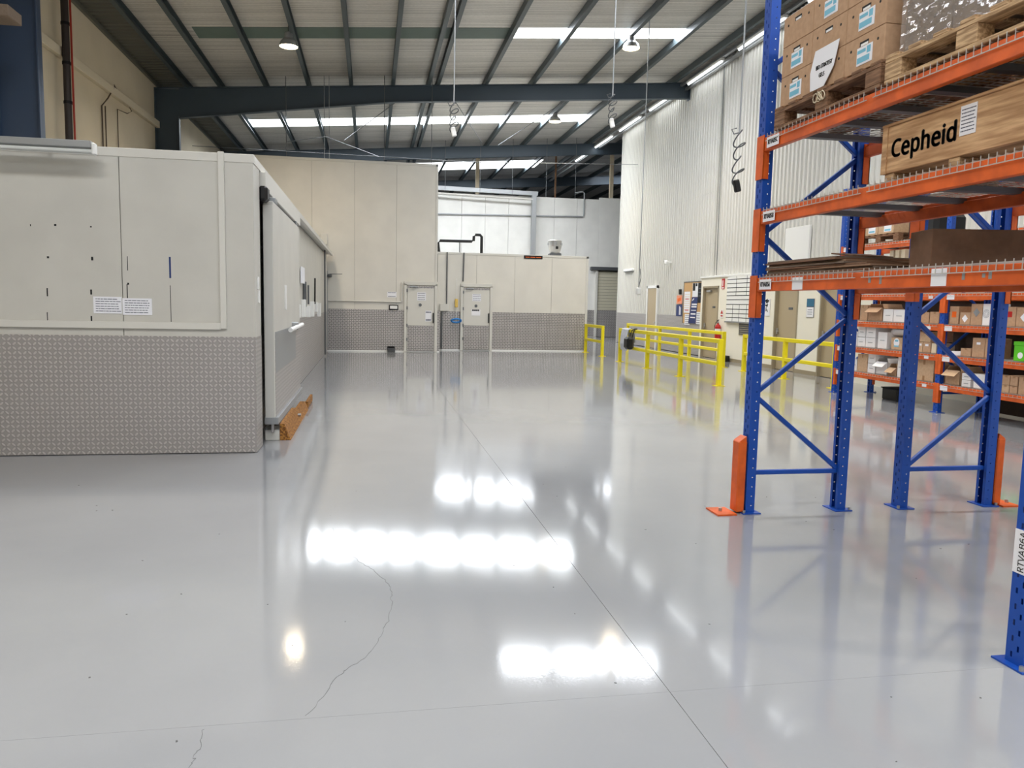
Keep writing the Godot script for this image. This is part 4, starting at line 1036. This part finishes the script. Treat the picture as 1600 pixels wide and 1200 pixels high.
func beam(t: Node3D, x: float, z0: float, z1: float, top: float, side: int, h := 0.1, shared := false) -> Node3D:
	var xo := x + side * 0.02
	var b := mb().lo_hi(Vector3(xo - 0.022, top - h, z0 + 0.05), Vector3(xo + 0.022, top - 0.022, z1 - 0.05), 0.004)
	b.lo_hi(Vector3(xo - 0.022 if side < 0 else xo - 0.006, top - 0.03, z0 + 0.05), Vector3(xo + 0.006 if side < 0 else xo + 0.022, top, z1 - 0.05), 0.003)
	var m := obj("beam", b, M.orange, t)
	for s in [[z0, 1], [z1, -1]]:
		obj("connector", mb().lo_hi(Vector3(x + side * 0.041, top - 0.3, s[0] + s[1] * (0.002 if shared else -0.045)), Vector3(x + side * 0.049, top + 0.02, s[0] + s[1] * 0.06)).lo_hi(Vector3(x - 0.025 + side * 0.02, top - 0.3, s[0] + s[1] * 0.052), Vector3(x + 0.025 + side * 0.024, top + 0.0, s[0] + s[1] * 0.06)), M.orange, m)
	return m

func wire_deck(t: Node3D, x0: float, x1: float, z0: float, z1: float, top: float, step := 0.05) -> void:
	var b := mb()
	var z := z0 + 0.03
	var y := top + 0.006
	while z < z1 - 0.02:
		b.bar(Vector3(x0 - 0.05, y, z), Vector3(x1 + 0.05, y, z), 0.005, 0.005)
		b.lo_hi(Vector3(x0 - 0.052, top - 0.034, z - 0.0018), Vector3(x0 - 0.0485, top + 0.022, z + 0.0018))
		z += step
	var x := x0
	while x < x1 + 0.02:
		b.lo_hi(Vector3(x - 0.0025, y + 0.003, z0 + 0.01), Vector3(x + 0.0025, y + 0.008, z1 - 0.01))
		x += 0.1
	b.lo_hi(Vector3(x0 - 0.054, top - 0.034, z0 + 0.01), Vector3(x0 - 0.049, top - 0.029, z1 - 0.01))
	var d := obj("wire_deck", b, M.wire, t)
	for k in 3:
		var zc := lerpf(z0, z1, (k + 0.5) / 3.0)
		obj("support_channel", mb().prism([Vector3(x0 - 0.02, top - 0.004, zc - 0.045), Vector3(x0 - 0.02, top - 0.004, zc + 0.045), Vector3(x0 - 0.02, top - 0.035, zc + 0.03), Vector3(x0 - 0.02, top - 0.035, zc - 0.03)], Vector3(x1 - x0 + 0.04, 0, 0)), M.zinc, d)

func shelf_label(parent: Node3D, words: String, at: Vector3, w := 0.17, h := 0.075) -> void:
	var s := obj("shelf_label", mb().box(Vector3.ZERO, Vector3(w, h, 0.003)), M.paper, parent)
	s.position = at
	s.rotation.y = ASLE
	if words:
		lettering(s, words, h * 0.42, Vector3(0, 0, 0.0018), 0, M.ink, true, 0.8)

const LEVELS := [1.83, 2.33, 2.87]

func front_racks() -> void:
	var names := ["blue and orange pallet rack facing the open floor, loaded with pallets", "blue and orange pallet rack standing back to back behind the first"]
	for r in 2:
		var x0 := 2.93 if r == 0 else 4.28
		var x1 := x0 + 0.79
		var t := thing("pallet_rack", names[r], "pallet rack", Vector3.ZERO)
		frame(t, x0, x1, -5.58, 4.7, r == 1)
		frame(t, x0, x1, -2.93, 4.7, r == 1)
		for lv in 3:
			var up: float = LEVELS[lv] + (0.15 if r == 1 else 0.0)
			var f := beam(t, x0, -5.58, -2.93, up, -1)
			beam(t, x1, -5.58, -2.93, up, 1)
			wire_deck(t, x0, x1, -5.5, -4.28, up)
			wire_deck(t, x0, x1, -4.24, -3.0, up)
			if r == 0:
				shelf_label(f, ["RTVAB5A", "RTVAB5B", "RTVAB5C"][lv], Vector3(x0 - 0.0515 + 0.0, LEVELS[lv] - 0.05, -5.38))
				if lv == 0:
					shelf_label(f, "", Vector3(x0 - 0.0435, LEVELS[lv] - 0.052, -4.95), 0.13, 0.085)
					shelf_label(f, "", Vector3(x0 - 0.0435, LEVELS[lv] - 0.05, -3.59), 0.11, 0.09)
					for q in [[-4.06, 0.02, 0.05], [-4.16, 0.025, 0.03], [-3.42, 0.02, 0.035], [-3.29, 0.02, 0.02], [-3.25, 0.02, 0.035]]:
						obj("paint_chip", mb().box(Vector3(x0 - 0.0425, LEVELS[lv] - 0.05, q[0]), Vector3(0.001, q[2], q[1])), M.galv, f)
		if r == 0:
			guard(t, x0 - 0.085, -5.58, -1)
			var u: Node3D = t.find_child("upright2", false, false)
			var tagp := obj("upright_label", mb().box(Vector3.ZERO, Vector3(0.09, 0.2, 0.003)), M.paper, t)
			tagp.position = Vector3(x0 - 0.0395, 0.53, -2.935)
			tagp.rotation.y = ASLE
			lettering(tagp, "RTVAB6A", 0.034, Vector3(0, 0, 0.0018), 0, M.ink)
			tagp.get_child(0).rotation = Vector3(0, 0, PI / 2)
		else:
			guard(t, x1 + 0.085, -5.58, 1)

func carton(called: String, label: String, group: String, at: Vector3, s: Vector3, m: Material, turn := 0.0, category := "carton") -> Node3D:
	# local: base centre; the -x side faces the aisle
	var t := thing(called, label, category, at, turn, group)
	obj("body", mb().box(Vector3(0, s.y / 2, 0), s, 0.003), m, t)
	return t

func pallet(label: String, at: Vector3, len: float, deep: float, m: Material) -> Node3D:       # len along z, deep along x
	var t := thing("pallet", label, "pallet", at)
	for k in 3:
		var x := lerpf(-deep / 2 + 0.05, deep / 2 - 0.05, k / 2.0)
		obj("bottom_board", mb().box(Vector3(x, 0.011, 0), Vector3(0.1, 0.022, len), 0.003), m, t)
		for q in 3:
			obj("block", mb().box(Vector3(x, 0.068, lerpf(-len / 2 + 0.07, len / 2 - 0.07, q / 2.0)), Vector3(0.1, 0.092, 0.14), 0.004), m, t)
		obj("stringer_board", mb().box(Vector3(x, 0.125, 0), Vector3(0.1, 0.022, len), 0.003), m, t)
	for k in 7:
		obj("top_board", mb().box(Vector3(0, 0.147, lerpf(-len / 2 + 0.05, len / 2 - 0.05, k / 6.0)), Vector3(deep, 0.022, 0.1), 0.003), m, t)
	return t

func front_rack_loads() -> void:
	# top level: brown pallet with labelled cartons, pale pallet with a wrapped load
	var y3: float = LEVELS[2] + 0.015
	pallet("dark brown wooden pallet under the labelled cartons", Vector3(3.36, y3, -4.78), 1.2, 0.96, M.wood_dark)
	var rows := ["bottom", "middle", "top"]
	var cols := ["beside the blue upright", "in the centre column", "beside the wrapped load"]
	var y := y3 + 0.159
	for c in 3:
		for r in 3:
			var t := carton("labelled_carton", "brown carton in the %s row of the pallet stack %s" % [rows[r], cols[c]], "labelled cartons on the brown pallet", Vector3(3.19, y + r * 0.207, -5.17 + c * 0.388), Vector3(0.56, 0.205, 0.384), M.carton)
			var hand := obj("hand_hole", mb().box(Vector3(-0.2805, 0.155, 0), Vector3(0.002, 0.026, 0.085), 0.0), M.ink, t)
			obj("inner_flap", mb().box(Vector3(-0.2818, 0.148, 0.004), Vector3(0.001, 0.014, 0.07)), M.white, hand)
			for s in [-1, 1]:
				obj("vent_hole", mb().tube([Vector3(-0.281, 0.14, s * 0.13), Vector3(-0.2795, 0.14, s * 0.13)], 0.009, 8), M.ink, t)
			obj("side_button", mb().tube([Vector3(0.06, 0.11, 0.1915), Vector3(0.06, 0.11, 0.194)], 0.016, 12), M.white, t)
			if not (c == 0 and r == 2 or c == 1 and r < 2):
				var lb := obj("print_label", mb().box(Vector3(-0.2815, 0.085, 0.01), Vector3(0.002, 0.105, 0.15)), M.paper, t)
				obj("cyan_band", mb().box(Vector3(-0.283, 0.062, 0.0), Vector3(0.001, 0.034, 0.12)), M.cyan, lb)
				obj("cyan_text", mb().box(Vector3(-0.283, 0.108, 0.05), Vector3(0.001, 0.04, 0.035)).box(Vector3(-0.283, 0.112, -0.02), Vector3(0.001, 0.02, 0.08)), M.cyan, lb)
	var n := thing("paper_sign", "white paper sign with two lines taped over the bottom middle carton", "sign", Vector3(2.895, 3.15, -4.80), ASLE)
	var sh := obj("sheet", mb().prism([Vector3(-0.14, -0.1, 0), Vector3(0.02, -0.1, 0.0), Vector3(0.12, 0.0, 0.0), Vector3(0.17, 0.15, 0), Vector3(-0.1, 0.15, 0), Vector3(-0.15, 0.02, 0)], Vector3(0, 0, 0.003)), M.paper, n)
	lettering(sh, "BIO-STRATEGY", 0.026, Vector3(0.01, 0.035, 0.0035), 0, M.ink, true, 0.8)
	lettering(sh, "GELS", 0.026, Vector3(-0.01, -0.02, 0.0035), 0, M.ink, true, 0.8)
	var rope := thing("rope_bundle", "small grey rope bundle hanging under the paper sign", "rope", Vector3(2.875, 3.015, -4.79))
	for k in 7:
		var pts := []
		for i in 9:
			pts.append(Vector3(0.01 * sin(k), -0.03 + 0.03 * sin(TAU * i / 8.0 + k), -0.05 + 0.014 * k + 0.03 * cos(TAU * i / 8.0)))
		obj("strand", mb().tube(pts, 0.004, 5, false), M.carton_cream, rope)
	var wl := thing("wrapped_top_sheet", "blue-white plastic sheet lying on the labelled carton stack", "sheet", Vector3(3.19, y + 0.622, -5.17))
	obj("sheet", mb().box(Vector3(0, 0.012, 0), Vector3(0.5, 0.022, 0.36), 0.008), M.paper, wl)
	pallet("pale new wooden pallet under the stretch-wrapped load", Vector3(3.36, y3, -3.52), 1.24, 0.96, M.wood)
	var wr := thing("wrapped_load", "grey-brown boxed load wrapped in shiny clear stretch film", "wrapped load", Vector3(3.38, y3 + 0.16, -3.55))
	for k in 3:
		obj("carton", mb().box(Vector3(0, 0.2, -0.36 + k * 0.37), Vector3(0.84, 0.4, 0.366), 0.004), M.carton_grey, wr)
		obj("carton", mb().box(Vector3(0, 0.603, -0.36 + k * 0.37), Vector3(0.84, 0.4, 0.366), 0.004), M.carton_grey, wr)
	var fn := FastNoiseLite.new()
	fn.seed = 5
	fn.frequency = 0.9
	fn.fractal_octaves = 3
	var film := mb()
	for face in 3:                                            # the wrinkled film over the aisle side, the near end and the far end
		var nu := 44
		var nv := 40
		var grid := []
		for i in nu + 1:
			var col := []
			for k in nv + 1:
				var u := float(i) / nu
				var w := float(k) / nv
				var bump := 0.009 * fn.get_noise_2d(u * 5.0 + face * 9.0, (w - 0.35 * u) * 38.0)
				col.append([Vector3(-0.433 + bump, 0.83 * w - 0.01, -0.56 + 1.14 * u), Vector3(-0.433 + 0.866 * u, 0.83 * w - 0.01, 0.585 + bump), Vector3(-0.433 + 0.866 * u, 0.83 * w - 0.01, -0.565 - bump)][face])
			grid.append(col)
		for i in nu:
			for k in nv:
				film.quad(grid[i][k], grid[i + 1][k], grid[i + 1][k + 1], grid[i][k + 1], [Vector3.LEFT, Vector3.BACK, Vector3.FORWARD][face])
	obj("stretch_film", film, M.film, wr)
	# middle level: plywood crate
	var y2: float = LEVELS[1] + 0.015
	var cr := thing("plywood_crate", "long plywood shipping crate with black stencilled lettering", "crate", Vector3(3.35, y2, -3.58))
	obj("body", mb().lo_hi(Vector3(-0.36, 0.06, -0.68), Vector3(0.36, 0.33, 0.6), 0.004), M.ply, cr)
	obj("lid", mb().lo_hi(Vector3(-0.37, 0.33, -0.69), Vector3(0.37, 0.345, 0.61), 0.003), M.ply, cr)
	for z in [-0.62, -0.1, 0.5]:
		obj("skid", mb().lo_hi(Vector3(-0.355, 0, z - 0.04), Vector3(0.355, 0.06, z + 0.04), 0.004), M.wood, cr)
	obj("corner_batten", mb().lo_hi(Vector3(-0.366, 0.06, -0.685), Vector3(-0.358, 0.335, -0.64)), M.ply, cr)
	lettering(cr, "Cepheid", 0.1, Vector3(-0.3605, 0.195, -0.345), ASLE, M.ink, true, 1.04)
	sheet_of_text(cr, "crate_label", Vector3(-0.362, 0.235, -0.01), 0.11, 0.15, ASLE, 7, M.paper, M.print)
	# bottom level: flattened cartons and a large dark carton
	var y1: float = LEVELS[0] + 0.015
	for k in 8:
		var w: float = [1.27, 1.25, 1.26, 1.2, 1.0, 0.97, 0.93, 0.88][k]
		var t := thing("flattened_carton", "flattened cardboard sheet on the lowest shelf, %s from the bottom of its pile" % ["first", "second", "third", "fourth", "fifth", "sixth", "seventh", "eighth"][k], "cardboard", Vector3(3.27 + 0.01 * (k % 3), y1 + k * 0.0135, -5.5 + w / 2), rng.randf_range(-0.03, 0.03), "flattened cartons on the lowest shelf")
		obj("panel", mb().box(Vector3(0, 0.006, 0), Vector3(0.68 - 0.03 * (k % 2), 0.012, w), 0.002), [M.carton_dark, M.carton_grey, M.carton_flat][k % 3], t)
		if k == 7:
			obj("bent_flap", mb().box(Vector3(-0.05, 0.03, 0.3), Vector3(0.3, 0.008, 0.24), 0.0, Basis(Vector3.RIGHT, 0.12)), M.carton_dark, t)
	var big := carton("large_carton", "large plain dark brown carton on the lowest shelf", "", Vector3(3.40, y1, -3.98), Vector3(0.58, 0.22, 0.26), M.carton_dark, -0.22)
	obj("lid_seam", mb().box(Vector3(0, 0.2205, 0), Vector3(0.58, 0.001, 0.05)), M.tape, big)

# ------------------------------------------------------------------ rack along the office wall
const DECK := [0.46, 0.92, 1.40, 1.89, 2.795]

func back_rack() -> void:
	var t := thing("shelving_rack", "long orange and blue shelving rack full of boxes along the wall", "pallet rack", Vector3.ZERO)
	var zs := [-13.75, -10.93, -8.1, -5.3]
	for i in zs.size():
		frame(t, 8.94, 9.72, zs[i], 3.9, i % 2 == 0)
	for i in 3:
		obj("shade_panel", mb().lo_hi(Vector3(9.775, 0.36 if i == 0 else 0.03, zs[i] + 0.06), Vector3(9.785, 1.86, zs[i + 1] - 0.06)), M.shade_panel, t)  # added dark sheet, stands in for the shade behind the boxes
		for lv in 5:
			var f := beam(t, 8.94, zs[i], zs[i + 1], DECK[lv], -1, 0.095, true)
			beam(t, 9.72, zs[i], zs[i + 1], DECK[lv], 1, 0.095, true)
			wire_deck(t, 8.94, 9.72, zs[i] + 0.06, zs[i + 1] - 0.06, DECK[lv], 0.075)
			if i < 2:
				shelf_label(f, "", Vector3(8.8965, DECK[lv] - 0.05, zs[i] + 0.16), 0.16, 0.075)
				shelf_label(f, "", Vector3(8.8965, DECK[lv] - 0.05, zs[i + 1] - 0.28), 0.1, 0.05)

# level, z far, z near, bottom, top, what
const BOXES := [
	[2, -13.20, -12.92, 1.42, 1.71, "tan", "tall tan carton at the left end of the upper shelf"], [2, -12.90, -12.49, 1.42, 1.66, "tan_open", "open tan carton on the upper shelf left of two white boxes"], [2, -12.47, -12.21, 1.42, 1.64, "white", "left of two white boxes on the upper shelf"], [2, -12.19, -11.90, 1.42, 1.63, "white", "right of two white boxes on the upper shelf"],
	[2, -11.55, -11.31, 1.42, 1.60, "tan", "small tan carton on the upper shelf just right of the blue brace"], [2, -11.29, -11.08, 1.42, 1.61, "tan", "small tan carton touching the rack upright on the upper shelf"], [2, -10.85, -10.66, 1.42, 1.70, "tan_orange", "tan carton with an orange hazard diamond"], [2, -10.63, -10.42, 1.42, 1.61, "tan_wd", "low tan carton with a white hazard diamond"], [2, -10.41, -10.19, 1.42, 1.74, "tan_gd", "tall tan carton with a grey diamond"], [2, -10.18, -10.04, 1.42, 1.74, "white_ring", "white box with grey rings on the upper shelf"], [2, -9.77, -9.57, 1.42, 1.70, "tan_red", "tan carton with a red label on the upper shelf"], [2, -9.56, -9.30, 1.42, 1.69, "tan_wd", "tan carton with white diamond at the frame edge"],
	[1, -13.28, -13.18, 0.94, 1.19, "white", "narrow white box at the left end of the second shelf"], [1, -13.16, -12.94, 0.94, 1.115, "white", "lower left of four stacked white boxes"], [1, -12.92, -12.65, 0.94, 1.115, "white", "lower right of four stacked white boxes"], [1, -13.16, -12.94, 1.12, 1.30, "white", "upper left of four stacked white boxes"], [1, -12.92, -12.65, 1.12, 1.30, "white", "upper right of four stacked white boxes"], [1, -12.57, -12.32, 0.94, 1.23, "white", "tall white box under the paper roll end"], [1, -12.20, -11.92, 0.94, 1.15, "tan_blue", "tan carton with a round blue label"], [1, -11.54, -11.41, 0.94, 1.11, "tan_l", "narrow tan carton with white label left of its twin"], [1, -11.40, -11.22, 0.94, 1.11, "tan_l", "wider tan carton with white label on the second shelf"], [1, -11.54, -11.24, 1.115, 1.28, "tan", "tan carton lying on the two labelled cartons"], [1, -11.20, -11.09, 0.94, 1.10, "cream", "cream box beside the rack upright"], [1, -10.56, -10.35, 0.94, 1.06, "tan", "low flat tan carton on the second shelf"], [1, -10.33, -10.09, 0.94, 1.23, "tan_l", "tall tan carton with white label beyond the flat one"], [1, -10.08, -9.96, 0.94, 1.23, "tan", "tan carton half hidden by the far blue upright"], [1, -9.55, -9.28, 0.94, 1.21, "green", "bright green box on the second shelf"],
	[0, -13.27, -13.14, 0.475, 0.70, "white", "white box at the left end of the lowest shelf"], [0, -13.12, -12.83, 0.475, 0.80, "tan", "tan carton beside the white stack on the lowest shelf"], [0, -12.81, -12.60, 0.475, 0.65, "white", "bottom box of the white pair on the lowest shelf"], [0, -12.81, -12.60, 0.655, 0.84, "white", "top box of the white pair on the lowest shelf"], [0, -12.57, -12.26, 0.475, 0.70, "white_open", "open white carton on the lowest shelf"], [0, -12.23, -12.01, 0.475, 0.62, "tan_open", "small open tan carton on the lowest shelf"], [0, -11.99, -11.88, 0.475, 0.82, "white", "narrow tall white box on the lowest shelf"], [0, -11.56, -11.11, 0.475, 0.84, "tan_big", "big taped tan carton left of the rack upright"], [0, -10.84, -10.53, 0.475, 0.70, "tan_open", "large open tan carton right of the rack upright"], [0, -10.49, -10.31, 0.475, 0.575, "white", "bottom of two small white boxes beside the open carton"], [0, -10.49, -10.31, 0.58, 0.68, "white", "top of two small white boxes beside the open carton"], [0, -10.25, -10.04, 0.475, 0.69, "white", "white box behind the sloping blue brace"], [0, -9.81, -9.73, 0.475, 0.71, "white", "narrow white box right of the far blue upright"], [0, -9.71, -9.58, 0.475, 0.58, "tan", "lower left of four small tan cartons"], [0, -9.57, -9.44, 0.475, 0.58, "tan", "lower right of four small tan cartons"], [0, -9.71, -9.58, 0.585, 0.72, "tan", "upper left of four small tan cartons"], [0, -9.57, -9.44, 0.585, 0.72, "tan", "upper right of four small tan cartons"], [0, -9.42, -9.24, 0.475, 0.72, "tan", "tan carton at the frame edge of the lowest shelf"],
]

func diamond(parent: Node3D, x: float, y: float, z: float, r: float, m: Material) -> void:
	obj("hazard_diamond", mb().prism([Vector3(x, y - r, z), Vector3(x, y, z - r), Vector3(x, y + r, z), Vector3(x, y, z + r)], Vector3(-0.002, 0, 0)), m, parent)

func back_rack_boxes() -> void:
	for q in BOXES:
		var kind: String = q[5]
		var len: float = q[2] - q[1]
		var h: float = q[4] - q[3]
		var deep := 0.42 if len > 0.2 else 0.34
		var at := Vector3(8.97 + deep / 2, q[3] - 0.002 + (0.0 if q[0] == 0 and q[3] > 0.5 else 0.0), (q[1] + q[2]) / 2)
		var m: Material = M.carton_white if kind.begins_with("white") else M.green if kind == "green" else M.carton_cream if kind == "cream" else M.carton_light if rng.randf() < 0.45 else M.carton
		var f := -deep / 2
		if kind.ends_with("open"):
			var t := thing("open_carton", q[6], "carton", at, 0, "boxes on the shelving rack")
			var b := mb()
			b.lo_hi(Vector3(f, 0, -len / 2), Vector3(f + 0.006, h, len / 2)).lo_hi(Vector3(-f - 0.006, 0, -len / 2), Vector3(-f, h, len / 2))
			b.lo_hi(Vector3(f, 0, -len / 2), Vector3(-f, h, -len / 2 + 0.006)).lo_hi(Vector3(f, 0, len / 2 - 0.006), Vector3(-f, h, len / 2)).lo_hi(Vector3(f, 0, -len / 2), Vector3(-f, 0.006, len / 2))
			obj("body", b, m, t)
			obj("flap", mb().box(Vector3(f - 0.045, h - 0.04, 0), Vector3(0.005, 0.13, len * 0.9), 0, Basis(Vector3.BACK, -0.85)), m, t)
			obj("flap", mb().box(Vector3(0, h + 0.03, -len / 2 + 0.02), Vector3(deep * 0.9, 0.09, 0.005), 0, Basis(Vector3.RIGHT, 0.5)), m, t)
			obj("flap", mb().box(Vector3(0, h + 0.03, len / 2 - 0.02), Vector3(deep * 0.9, 0.09, 0.005), 0, Basis(Vector3.RIGHT, -0.5)), m, t)
			continue
		var t := carton("storage_box", q[6], "boxes on the shelving rack", at, Vector3(deep, h, len), m, 0, "box")
		match kind:
			"tan_orange": obj("orange_label", mb().box(Vector3(f - 0.001, h * 0.55, 0), Vector3(0.002, 0.09, 0.09)), M.orange_label, t)
			"tan_wd": diamond(t, f, h * 0.5, 0, 0.06, M.paper)
			"tan_gd": diamond(t, f, h * 0.6, 0, 0.065, M.galv)
			"tan_red": obj("red_label", mb().box(Vector3(f - 0.001, h * 0.62, -0.02), Vector3(0.002, 0.08, 0.11)), M.red, t)
			"white_ring":
				for r in [0.025, 0.045, 0.062]:
					var ring := []
					for i in 21:
						ring.append(Vector3(f - 0.0005, h * 0.55 + sin(TAU * i / 20) * r, cos(TAU * i / 20) * r))
					obj("print_ring", mb().tube(ring, 0.002, 4, false), M.print, t)
			"tan_blue":
				obj("white_label", mb().tube([Vector3(f - 0.001, h * 0.6, 0), Vector3(f + 0.001, h * 0.6, 0)], 0.075, 18), M.paper, t)
				obj("blue_band", mb().box(Vector3(f - 0.002, h * 0.3, 0), Vector3(0.002, 0.025, 0.12)).box(Vector3(f - 0.002, h * 0.75, 0), Vector3(0.002, 0.03, 0.08)), M.cyan, t)
			"tan_l": obj("white_label", mb().box(Vector3(f - 0.001, h * 0.72, 0), Vector3(0.002, 0.035, 0.075)), M.paper, t)
			"green":
				obj("lid", mb().lo_hi(Vector3(f - 0.008, h * 0.82, -len / 2 - 0.008), Vector3(-f + 0.008, h + 0.006, len / 2 + 0.008), 0.003), M.green, t)
				obj("round_label", mb().tube([Vector3(f - 0.003, h * 0.3, -0.02), Vector3(f, h * 0.3, -0.02)], 0.045, 16), M.paper, t)
			"tan_big":
				obj("tape", mb().box(Vector3(f - 0.001, h * 0.85, 0), Vector3(0.002, 0.09, 0.05)).box(Vector3(f - 0.001, h * 0.12, 0), Vector3(0.002, 0.08, 0.05)), M.tape, t)
			"white": obj("print_mark", mb().box(Vector3(f - 0.001, h * 0.5, 0), Vector3(0.002, 0.012, len * 0.5)), M.galv, t)
			"tan": obj("tape", mb().box(Vector3(f - 0.001, h * 0.9, 0), Vector3(0.002, h * 0.18, 0.04)), M.tape, t)
	var r := thing("paper_roll", "white paper roll lying on the second shelf across the boxes", "roll", Vector3(9.12, 1.235, -12.1))
	obj("roll", mb().tube([Vector3(0, 0, -0.26), Vector3(0, 0, 0.22)], 0.055, 16), M.carton_white, r)
	obj("core", mb().tube([Vector3(0, 0, -0.262), Vector3(0, 0, 0.222)], 0.018, 10), M.ink, r)
	r = thing("paper_stack", "loose white papers on the second shelf beside the flat carton", "papers", Vector3(9.1, 0.936, -10.7))
	obj("stack", mb().box(Vector3(0, 0.03, 0), Vector3(0.26, 0.06, 0.22), 0.004, Basis(Vector3.UP, 0.2)), M.paper, r)
	# fourth level: folded white boards; top level: pallet with cartons and black-wrapped goods
	for k in 3:
		tag(obj("folded_board", mb().box(Vector3(9.15, 2.285, -12.4 + k * 0.15), Vector3(0.3, 0.76, 0.1), 0.004), M.carton_cream), "upright cream folded board under the top shelf, %s from the blue frame" % ["first", "second", "third"][k], "board", "folded boards")
	pallet("wooden pallet on the top shelf of the far rack", Vector3(9.36, 2.81, -12.75), 1.1, 0.8, M.wood_dark)
	for k in 2:
		var t := carton("labelled_carton", "small labelled carton on the far top shelf, %s" % ["nearer the corner", "beside the black goods"][k], "cartons on the far top shelf", Vector3(9.22, 2.97, -13.0 + k * 0.44), Vector3(0.5, 0.2, 0.42), M.carton_light)
		obj("print_label", mb().box(Vector3(-0.251, 0.09, 0.05), Vector3(0.002, 0.12, 0.2)), M.paper, t)
		obj("cyan_band", mb().box(Vector3(-0.2525, 0.06, 0.05), Vector3(0.001, 0.03, 0.16)), M.cyan, t)
	var bg := thing("black_wrapped_goods", "bundle wrapped in shiny black plastic on the far top shelf", "bundle", Vector3(9.3, 2.81, -11.7))
	obj("wrap", mb().box(Vector3(0, 0.2, 0), Vector3(0.6, 0.4, 0.7), 0.06), M.black, bg)
	var bb := thing("black_tub", "black plastic tub on the floor under the far rack", "tub", Vector3(9.4, 0, -12.5))
	obj("tub", mb().box(Vector3(0, 0.11, 0), Vector3(0.36, 0.22, 0.42), 0.02), M.black, bb)
	obj("rim", mb().box(Vector3(0, 0.215, 0), Vector3(0.39, 0.02, 0.45), 0.005), M.ink, bb)

# ------------------------------------------------------------------ pendant sockets
func pendants() -> void:
	var rows := [[Vector3(1.32, 4.35, -13.0), "pendant power socket hanging over the middle of the floor", 0.45], [Vector3(4.0, 4.65, -13.0), "pendant power socket hanging before the ribbed wall end", 0.45], [Vector3(4.374, 3.06, -9.0), "low tangled pendant socket hanging beside the blue rack", 0.65]]
	for q in rows:
		var at: Vector3 = q[0]
		var t := thing("pendant_socket", q[1], "pendant", at, 0, "hanging pendant sockets")
		obj("cable", mb().tube([Vector3(0.0, q[2], 0), Vector3(0.01, roof_y(at.x) - at.y, 0)], 0.011, 6), M.galv, t)
		var loop := []
		for i in 90:
			var a := i * 0.28
			var w := 0.025 + 0.05 * absf(sin(i * 0.07)) 
			loop.append(Vector3(w * cos(a), q[2] * (1.0 - i / 95.0) + 0.05 * sin(a * 1.0 + 0.5), w * sin(a)))
		obj("coiled_cable", mb().tube(loop, 0.009, 5), M.zinc, t)
		obj("socket", mb().box(Vector3(0.0, 0.02, 0), Vector3(0.075, 0.15, 0.06), 0.012, Basis(Vector3.BACK, 0.25)), M.white if at.z < -10.0 else M.black, t)
		obj("hook", mb().tube([Vector3(0, q[2], 0), Vector3(-0.07, q[2] - 0.02, 0), Vector3(-0.1, q[2] + 0.03, 0), Vector3(-0.04, q[2] + 0.05, 0)], 0.008, 5), M.zinc, t)
	var p := thing("long_pendant_cable", "long straight white cable hanging to a white plug before the ribbed wall", "pendant", Vector3(7.05, 1.9, -20.0))
	obj("cable", mb().tube([Vector3(0, 0.2, 0), Vector3(0.03, roof_y(7.05) - 1.9, 0)], 0.014, 6), M.galv, p)
	obj("plug", mb().box(Vector3(0, 0.1, 0), Vector3(0.14, 0.2, 0.1), 0.03), M.white, p)
	obj("loop", mb().tube([Vector3(0.0, 0.2, 0), Vector3(0.05, 0.45, 0), Vector3(0.02, 0.7, 0)], 0.01, 5), M.zinc, p)
